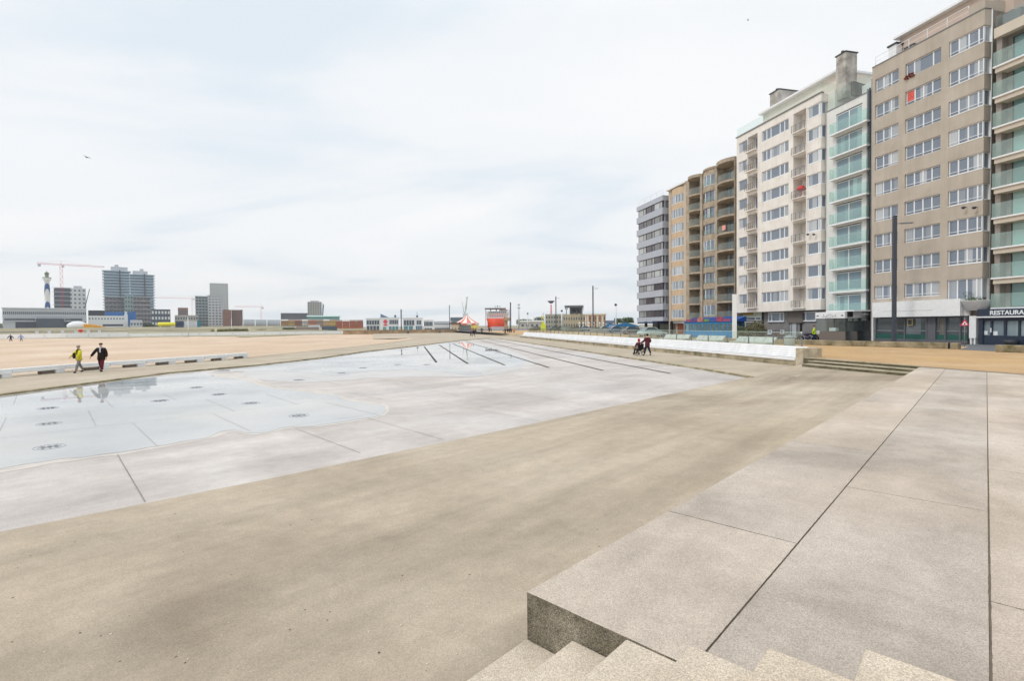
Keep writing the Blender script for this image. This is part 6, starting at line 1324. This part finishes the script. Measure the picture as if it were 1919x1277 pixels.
# skyline behind: low trees and roofs
for i,(x,D,rx,h_,mm) in enumerate(((985,420,16,6,M_leafg),(1005,430,14,8,M_leafg),(1165,330,9,6,M_leafg),(1182,240,5,4.5,M_leafg),(2,620,20,6,M_leafg),(667,560,10,5,M_leafg),(280,500,10,3,M_leafg))):
    p=pos(x,D,-.5 if x>600 else 2.5); e=empty('tree',p,0,['rounded grey green trees right of the masts','taller clump of trees left of the sandstone building','low tree beside the blue roofs','small dark tree near the grey block corner','low green trees at the extreme left edge','low dark tree above the row houses','scrubby tree between far blocks'][i],'tree'); foliage('crown',(0,0,h_*.2),rx*.5,4,h_,1500,.55,mm,e,seed=i+40); m=MB(); m.bar((0,0,0),(0,0,h_*.5),.3,6,.15); m.build('trunk',mat('bark',srgb(92,80,66),.9,.1),e)
for i,(xa,xb,yt,D,c_,lb_) in enumerate(((975,1020,604,360,C_conc,'low pale building left of the traffic sign'),(1136,1150,606,215,M_white,'small white gabled house right of the sandstone building'),(1160,1196,612,180,mat('khaki_wall',srgb(178,176,150),.8,.1),'khaki low pavilion under the blue parasols'))):
    e,w,H=block(xa,xb,yt,D,-.3,lb_,c_,5,1,.5,.4,depth=6,name='low_building'); m=MB(); m.prism([(-w/2-.4,-.4),(w/2+.4,-.4),(w/2+.4,6),(-w/2-.4,6)],H,[H+.2,H+.2,H+1.2,H+1.2]); m.build('roof',[C_conc,C_dk,C_conc][i],e)
for i,(x,y,D,r_) in enumerate(((1143,606,160,2.6),(1172,604.5,140,4.2))):
    p=pos(x,D,-.2); e=empty('parasol',p,0,['smaller dark blue peaked awning by the white gabled house','wide dark blue parasol left of the grey block'][i],'parasol'); z_=zat(x,y,D)+.2; m=MB(); m.lathe([(r_,z_-1.2),(r_*.5,z_-.5),(.05,z_)],n=8,smooth=False); m.build('cloth',mat('parasol_blue',srgb(30,84,116),.8,.1),e); m=MB(); m.bar((0,0,0),(0,0,z_-.1),.08); m.build('pole',C_grey,e)
p=pos(1149.5,120,-.1); m=MB(); m.box(-.9,.5,-.4,.4,0,1.9); m.box(-.7,.3,-.41,-.40,.5,1.7,1); tag(m.build('info_stand',[mat('pale_blue_box',srgb(134,160,204),.6,.2),C_white],None,p,.2),'pale blue upright box near the white ball headed pole','info stand')
# ================= LOW WHITE BARRIER BENCHES, LEFT =================
lbx=[(-75,716.5),(20,707),(120,697.8),(205,691.5),(273,686.5),(328,682),(382,678.2),(424,674.6),(463,671)]
nm_=['first and nearest, cut by the left edge','second, beside the person in yellow','third, behind the two walkers','fourth, right of the two walkers','fifth along','sixth along','seventh along','eighth and farthest']
for i in range(8):
    a,b=G(*lbx[i],ZW),G(*lbx[i+1],ZW); d=b-a; l=d.length; e=empty('low_beam_bench',(a.x,a.y,ZW-.02),math.atan2(d.y,d.x),'low white beam bench at the sand edge, '+nm_[i],'bench','low white beam benches at the sand edge')
    m=MB(); m.box(.0,l-.06,-.16,.22,.21,.46); bevel(m.build('beam',mat('beam_white',srgb(228,232,235),.6,.3,var=.06,scale=1.5),e),.02)
    for x in (l-.62,): m=MB(); m.box(x,x+.50,-.20,.24,0,.205); m.build('support_block',M_white,e)
    m=MB(); m.box(l-1.35,l-.66,-.12,.16,.02,.18); m.build('locker',mat('grey_brown_box',srgb(112,104,96),.8,.2),e)
# ================= PROMENADE FURNITURE =================
p=pos(1376.5,58,0); e=empty('white_pillar',p,facecam(p),'tall plain white slab pillar in front of the brown apartment block','pillar'); z_=zat(1376,552,58)
m=MB(); m.box(-.24,.24,-.2,.2,0,z_); bevel(m.build('slab',mat('pillar_white',srgb(232,234,234),.6,.3,var=.04,scale=1),e),.02); m=MB(); m.box(-.3,.3,-.26,.26,0,.12); m.build('foot',M_grey,e)
M_seat=mat('seat_concrete',srgb(186,190,184),.8,.2,var=.08,scale=3)
for i,(xa,ya,xb,yb) in enumerate(((1236,641,1282,642.5),(1293,644.5,1343,647),(1366,648.5,1436,652.5))):
    a,b=G(xa,ya,0),G(xb,yb,0); d=b-a; l=d.length; e=empty('concrete_seat',(a.x,a.y,0),math.atan2(d.y,d.x),['pale concrete seat behind the glass screen, left of the blue pavilion','pale concrete seat behind the glass screen, in front of the blue pavilion','pale concrete seat nearest the white pillar, behind the glass screen'][i],'seat','pale concrete seats on the promenade')
    n=4
    m=MB(); m.prism([(0,0),(l,0),(l,.75),(0,.75)],0,.42)
    me=m.mesh('seat_block',M_seat); place('seat_block',me,e)
    m=MB(); w_=l/n
    m.add([(.03,.62,.42),(w_-.03,.62,.42),(w_-.03,.96,.80),(.03,.96,.80),(.03,.74,.42),(w_-.03,.74,.42),(w_-.03,1.06,.80),(.03,1.06,.80)],[(0,1,2,3),(7,6,5,4),(3,2,6,7),(0,4,5,1),(0,3,7,4),(1,5,6,2)]); me=m.mesh('backrest',M_seat)
    for k in range(n): place('backrest',me,e,(k*w_,0,0))
p=G(1479,657,0); e=empty('litter_bin',p,.3,'round grey litter bin with domed lid near the end of the white bench','bin'); m=MB(); m.lathe([(.24,0),(.31,.02),(.33,.82),(.33,.84)],n=20); m.build('drum',mat('bin_grey',srgb(176,184,184),.5,.3),e); m=MB(); m.lathe([(.36,.86),(.36,.90),(.2,1.02),(.02,1.06)],n=20); m.bar((.2,.2,.8),(.2,.2,.9),.02); m.bar((-.2,-.2,.8),(-.2,-.2,.9),.02); m.build('lid',mat('bin_lid',srgb(140,150,154),.4,.4),e)
# blue pavilion with colourful signs
s0,s1=fs(1284,600,-2.4),fs(1373,600,-2.4); sm=(s0+s1)/2; e=fempty('blue_pavilion',sm,-2.4,0,label='bright blue glazed terrace pavilion with colourful roof signs under the brown block',cat='pavilion'); e.scale=(1,.45,1); W=(s1-s0)/2
zt=fac(1330,604,-2.4)[1]; M_bl=mat('pav_blue',srgb(40,136,188),.5,.3,var=.1,scale=1.5); M_bd=mat('pav_dark_blue',srgb(34,78,150),.5,.3)
m=MB(); m.box(-W,W,0,.08,0,.85); m.box(-W,W,0,.12,zt-.25,zt); m.box(-W,-W+.08,.09,4,0,.85); m.box(W-.08,W,.09,4,0,.85,1)
m.build('blue_panel',[M_bl,M_bd],e)
m=MB()
for k in range(13): x=-W+.06+(2*W-.12)*k/12; m.box(x-.05,x+.05,-.02,.1,.85,zt-.25)
for k in range(3): m.box(W-.1,W-.0,1+k*1.2,1.1+k*1.2,.85,zt-.2)
m.build('mullion',M_bl,e); m=MB(); m.box(-W+.1,W-.1,.03,.05,.86,zt-.26); m.build('glass_panel',tint_glass('pav_glass',srgb(206,232,240),.12),e)
m=MB(); m.prism([(-W-.3,-.3),(W+.3,-.3),(W+.3,4.2),(-W-.3,4.2)],[zt+.002]*4,[zt+.1,zt+.1,zt+.75,zt+.75]); m.build('roof',M_bd,e)
rc=[srgb(150,80,110),srgb(104,76,124),srgb(190,120,104),srgb(96,130,80),srgb(70,90,160),srgb(160,70,92)]
for k in range(7):
    x=-W+.4+k*(2*W-.6)/7; m=MB(); m.prism([(x,-.32),(x+(2*W)/8.2,-.32),(x+(2*W)/8.2,-.26),(x,-.26)],zt+.06,[zt+.45+.12*(k%3)]*4); 
    if k==4: m.ball((x+.8,-.33,zt+.55),.5,.03,.18,10,)
    m.build('roof_sign',mat('sign_col_%d'%(k%6),rc[k%6],.6,.2,var=.5,scale=4),e)
m=MB(); rnd=random.Random(3)
M_mix=[mat('mix_%d'%i,c_,.8,.1) for i,c_ in enumerate((srgb(170,60,60),srgb(214,190,120),srgb(60,110,60),srgb(230,230,220),srgb(60,60,90)))]
for k in range(60): x=rnd.uniform(-W+.3,W-.3); y=rnd.uniform(.6,3.2); z=rnd.uniform(.1,1.7); r=rnd.uniform(.08,.25); m.ball((x,y,z),r,r,r*rnd.uniform(.6,1.6),6,rnd.randrange(5))
m.build('terrace_clutter',M_mix,e); m=MB(); m.box(-W+.1,W-.1,4.0,4.2,0,zt+.4); m.build('back_wall',mat('pav_back',srgb(90,110,130),.7,.2,var=.3,scale=1),e)
for k in range(3): 
    m=MB(); x=-W+2.2+k*3.1; m.bar((x,1.4,0),(x,1.4,1.75),.03); m.lathe([(.75,1.45),(.05,1.9)],(x,1.4,0),8,smooth=False); m.build('terrace_parasol',mat('dull_green_cloth',srgb(92,104,72),.8,.1),e)
# ================= VEHICLES =================
def car(p,rz,label,col,L_=4.2,W_=1.75,H_=1.48):
    e=empty('parked_car',p,rz,label,'car'); mb_=MB(); ys=[(-L_/2,.40,.62,.70),(-L_/2+.12,.26,.86,.80),(-L_*.26,.24,.92,.86),(L_*.18,.24,.90,.87),(L_/2-.35,.26,.74,.82),(L_/2-.05,.34,.58,.70),(L_/2,.40,.5,.6)]
    rs=[]
    for (y,z0,z1,hw) in ys: hw=hw*W_/1.75; rs.append([(-hw*.94,y,z0),(-hw,y,z0+.14),(-hw,y,z1-.10),(-hw*.90,y,z1),(hw*.90,y,z1),(hw,y,z1-.10),(hw,y,z0+.14),(hw*.94,y,z0)])
    for a,b in zip(rs,rs[1:]): mb_.add(a+b,[(i,(i+1)%8,8+(i+1)%8,8+i) for i in range(8)],0,True)
    mb_.add(rs[0],[tuple(range(8))]); mb_.add(rs[-1],[tuple(range(7,-1,-1))]); 
    rf=[(-.56,-L_*.20,H_),(.56,-L_*.20,H_),(.54,L_*.06,H_-.02),(-.54,L_*.06,H_-.02)]; rf2=[(x,y,z-.05) for x,y,z in rf]; mb_.add(rf+rf2,[(0,1,2,3),(7,6,5,4),(0,4,5,1),(1,5,6,2),(2,6,7,3),(3,7,4,0)]); 
    bt=[(-.76,-L_*.40,.88),(.76,-L_*.40,.88),(.76,L_*.26,.86),(-.76,L_*.26,.86)]
    for i in range(4): mb_.bar(bt[i],rf2[i],.035,5)
    mb_.build('body',mat('car_%s'%label.split()[0],col,.25,.6,.2),e)
    g_=MB(); k=.97; g_.add([(x*k,y*k,z) for x,y,z in bt]+[(x*k,y,z-.01) for x,y,z in rf],[(0,1,5,4),(1,2,6,5),(2,3,7,6),(3,0,4,7)]); g_.build('windows',mat('car_glass',srgb(70,84,92),.08,.6),e)
    w_=MB(); w_.torus((0,0,0),.24,.075,'X',20,8,1); w_.lathe([(.05,-.09),(.2,-.07),(.2,.07),(.05,.09)],n=12,axis='X',m=0); me=w_.mesh('wheel',[M_grey,M_black])
    for sx in (-1,1):
        for y in (-L_*.31,L_*.31): place('wheel',me,e,(sx*(W_/2-.10),y,.31))
        h=MB(); h.ball((sx*.60,L_/2-.08,.60),.17,.07,.09,8); h.build('headlight',M_white,e)
    return e
for i,(x,D,rz,lb_,c_) in enumerate(((1222,76,-1.15,'pale silver blue car parked near the ochre block entrance',srgb(186,206,208)),(1186,96,-1.3,'dark car parked left of the pale silver blue one',srgb(92,86,92)),(1157,112,-1.3,'navy car near the blue info stand',srgb(70,84,120)),(1135,128,-1.3,'white car before the small gabled house',srgb(214,216,214)),(1098,150,-1.2,'grey car in front of the sandstone building',srgb(140,144,150)),(1040,190,-1.2,'blackish van by the foot of the far lamp post',srgb(58,62,66)),(1005,215,-1.2,'reddish car left of the lime sign',srgb(132,74,74)))):
    p=pos(x,D,-.01); car(p,facecam(p)+rz,lb_,c_)
def bicycle(p,rz,label,col):
    e=empty('bicycle',p,rz,label,'bicycle')
    for y in (-.52,.52):
        m=MB(); m.torus((0,0,0),.31,.018,'X',22,5); 
        for k in range(7): t=k*math.pi/3.5; m.bar((0,0,0),(0,.31*math.cos(t),.31*math.sin(t)),.004,3)
        m.build('wheel',M_black,e,(0,y,.33))
    m=MB(); m.tube([(0,-.52,.33),(0,-.08,.32),(0,.40,.80),(0,-.16,.72),(0,-.52,.33)],.018,5); m.tube([(0,-.08,.32),(0,-.18,.88)],.018,5); m.tube([(0,.52,.33),(0,.38,.95)],.018,5); m.build('frame',mat('bike_%s'%label.split()[0],col,.4,.4),e)
    m=MB(); m.tube([(-.26,.28,1.0),(0,.38,.96),(.26,.28,1.0)],.014,5); m.build('handlebar',M_dark,e); m=MB(); m.ball((0,-.2,.92),.08,.14,.04,8); m.build('saddle',M_black,e); return e
for x,y_,lb_,c_ in ((1458,-1.2,'red bicycle leaning by the grey ground floor wall',srgb(178,52,60)),(1452,-.9,'black bicycle behind the red one',srgb(50,44,46)),(1462,-1.6,'wine bicycle in front of the red one',srgb(120,50,56))):
    s_=fs(x,635,y_); bp3=O_+E1*s_+E2*y_; bicycle((bp3.x,bp3.y,-.01),RZ+1.25+random.uniform(-.3,.3),lb_,c_)
for i,(xa,xb,h_,y_,mm,n) in enumerate(((1384,1404,1.5,-3.2,M_leafo,1100),(1402,1434,2.3,-3.4,mat('dry_leaf',srgb(126,120,92),.9,.1,var=.5,scale=3,stain=srgb(74,78,52)),2000))):
    a,b=fs(xa,625,y_),fs(xb,625,y_); c_=O_+E1*((a+b)/2)+E2*y_; e=empty('bush',(c_.x,c_.y,-.01),RZ,['low olive bush beside the white pillar','taller dry brown green bush in front of the cream block shop'][i],'bush'); foliage('leaves',(0,0,0),abs(b-a)/2,.9,h_,n,.11,mm,e,seed=i+5)
    m=MB(); rnd=random.Random(i)
    for k in range(14): x=rnd.uniform(-1,1)*abs(b-a)/2*.8; m.bar((x,0,0),(x+rnd.uniform(-.3,.3),rnd.uniform(-.4,.4),h_*rnd.uniform(.5,.95)),.02,4,.008)
    m.build('stems',mat('bark2',srgb(96,84,66),.9,.1),e)
# warning sign
p=G(1807.5,653.5,0); p=Vector((p.x,p.y,0))*1.08; e=empty('traffic_sign',p,facecam(p),'red bordered triangular warning sign on a thin pole before the shop windows','traffic sign'); D=p.y; zc=zat(1806,605.5,D); r=(zat(1806,599,D)-zat(1806,612,D))*.62
m=MB(); m.bar((0,0,0),(0,0,zc+r+.1),.03,8); m.build('pole',M_grey,e)
def tri(r,y): return [(r*math.sin(t),y,zc-.05+r*math.cos(t)) for t in (0,2.094,4.189)]
m=MB(); a,b=tri(r,-.05),tri(r,-.035); m.add(a+b,[(0,1,2),(5,4,3),(0,3,4,1),(1,4,5,2),(2,5,3,0)],0); m.add(tri(r*.58,-.055),[(0,1,2)],1); m.ball((0,-.058,zc-.06),r*.14,.004,r*.20,8,2); m.build('sign_plate',[mat('sign_red',srgb(206,46,84),.5,.3),M_white,M_black],e)
p=pos(1018,150,-.1); e=empty('traffic_sign',p,facecam(p),'lime yellow warning panel on a pole right of the far trees','traffic sign'); m=MB(); m.bar((0,0,0),(0,0,zat(1018,586,150)),.07,8); m.build('pole',M_grey,e); m=MB(); z1=zat(1018,600,150); z0=zat(1018,619,150); m.prism([(-.75,-.1),(.75,-.1),(.75,0),(-.75,0)],z0,z0+(z1-z0)*.55); m.add([(-.6,-.1,z0+(z1-z0)*.56),(.6,-.1,z0+(z1-z0)*.56),(0,-.1,z1)],[(0,1,2)]); m.ball((0,-.12,zat(1018,594.5,150)),.42,.04,.42,12,1); m.build('sign_plate',[mat('lime_sign',srgb(206,220,70),.6,.2),mat('sign_amber',srgb(220,206,120),.6,.2)],e)
# small cabinets / street clutter along the far promenade
for i,(x,D,h_,w_,c_,lb_) in enumerate(((1060,150,1.3,1.2,srgb(150,160,156),'grey green cabinet left of the dark canopy tower foot'),(1075,140,1.0,2.2,srgb(128,134,126),'low green grey planter box right of the far lamp'),(1128,118,1.0,2.6,srgb(150,150,140),'low stone planter near the second tall lamp'))):
    p=pos(x,D,0); m=MB(); m.box(-w_,w_,-.4,.4,0,h_); m.box(-w_-.05,w_+.05,-.45,.45,h_,h_+.08); o=m.build('street_cabinet',mat('cab_%d'%i,c_,.8,.2,var=.1),None,p,facecam(p)); tag(o,lb_,'cabinet')
# ================= BIRDS =================
def gull(x,y,D,span,label,roll=.2,col=srgb(120,120,122)):
    p=AT(x,y,D); e=empty('seagull',p,1.0,label,'bird'); e.rotation_euler=(0,roll,1.2)
    b=MB(); b.ball((0,0,0),.07*span,.22*span,.065*span,10); b.ball((0,.22*span,.02*span),.045*span,.06*span,.04*span,8); b.bar((0,.27*span,.02*span),(0,.33*span,.01*span),.012*span,5,.003); b.prism([(-.05*span,-.3*span),(.05*span,-.3*span),(.03*span,-.15*span),(-.03*span,-.15*span)],-.008,.008)
    b.build('body',mat('gull_body',col,.8,.1),e)
    for sg in (-1,1):
        w_=MB(); pts=[(.04,.09,.03),(.24,.12,.12),(.5,-.02,.05),(.24,-.01,.11),(.04,-.08,.02)]; v=[(sg*a*span,b_*span,c*span) for a,b_,c in pts]+[(sg*a*span,b_*span,c*span-.012) for a,b_,c in pts]
        w_.add(v,[(0,1,3,4),(1,2,3),(9,8,6,5),(8,7,6),(0,5,6,1),(1,6,7,2),(2,7,8,3),(3,8,9,4),(4,9,5,0)]); w_.build('wing',mat('gull_body',col,.8,.1),e)
gull(163,295,60,.95,'seagull gliding alone high above the left of the beach'); gull(1402,37,90,.7,'tiny dark bird high above the cream block chimneys',col=srgb(70,74,84))
# ================= SEA AIR =================
hz=MB(); hz.box(-900,500,-40,1500,-2.4,110)
hm=bpy.data.materials.new('haze_air'); hm.use_nodes=True; t=hm.node_tree
for n in list(t.nodes):
    if n.type!='OUTPUT_MATERIAL': t.nodes.remove(n)
pv=t.nodes.new('ShaderNodeVolumePrincipled'); pv.inputs['Density'].default_value=.0002; pv.inputs['Color'].default_value=(.985,.992,1,1); pv.inputs['Anisotropy'].default_value=.2
t.links.new(pv.outputs[0],[n for n in t.nodes if n.type=='OUTPUT_MATERIAL'][0].inputs['Volume'])
tag(hz.build('haze',hm),kind='stuff')
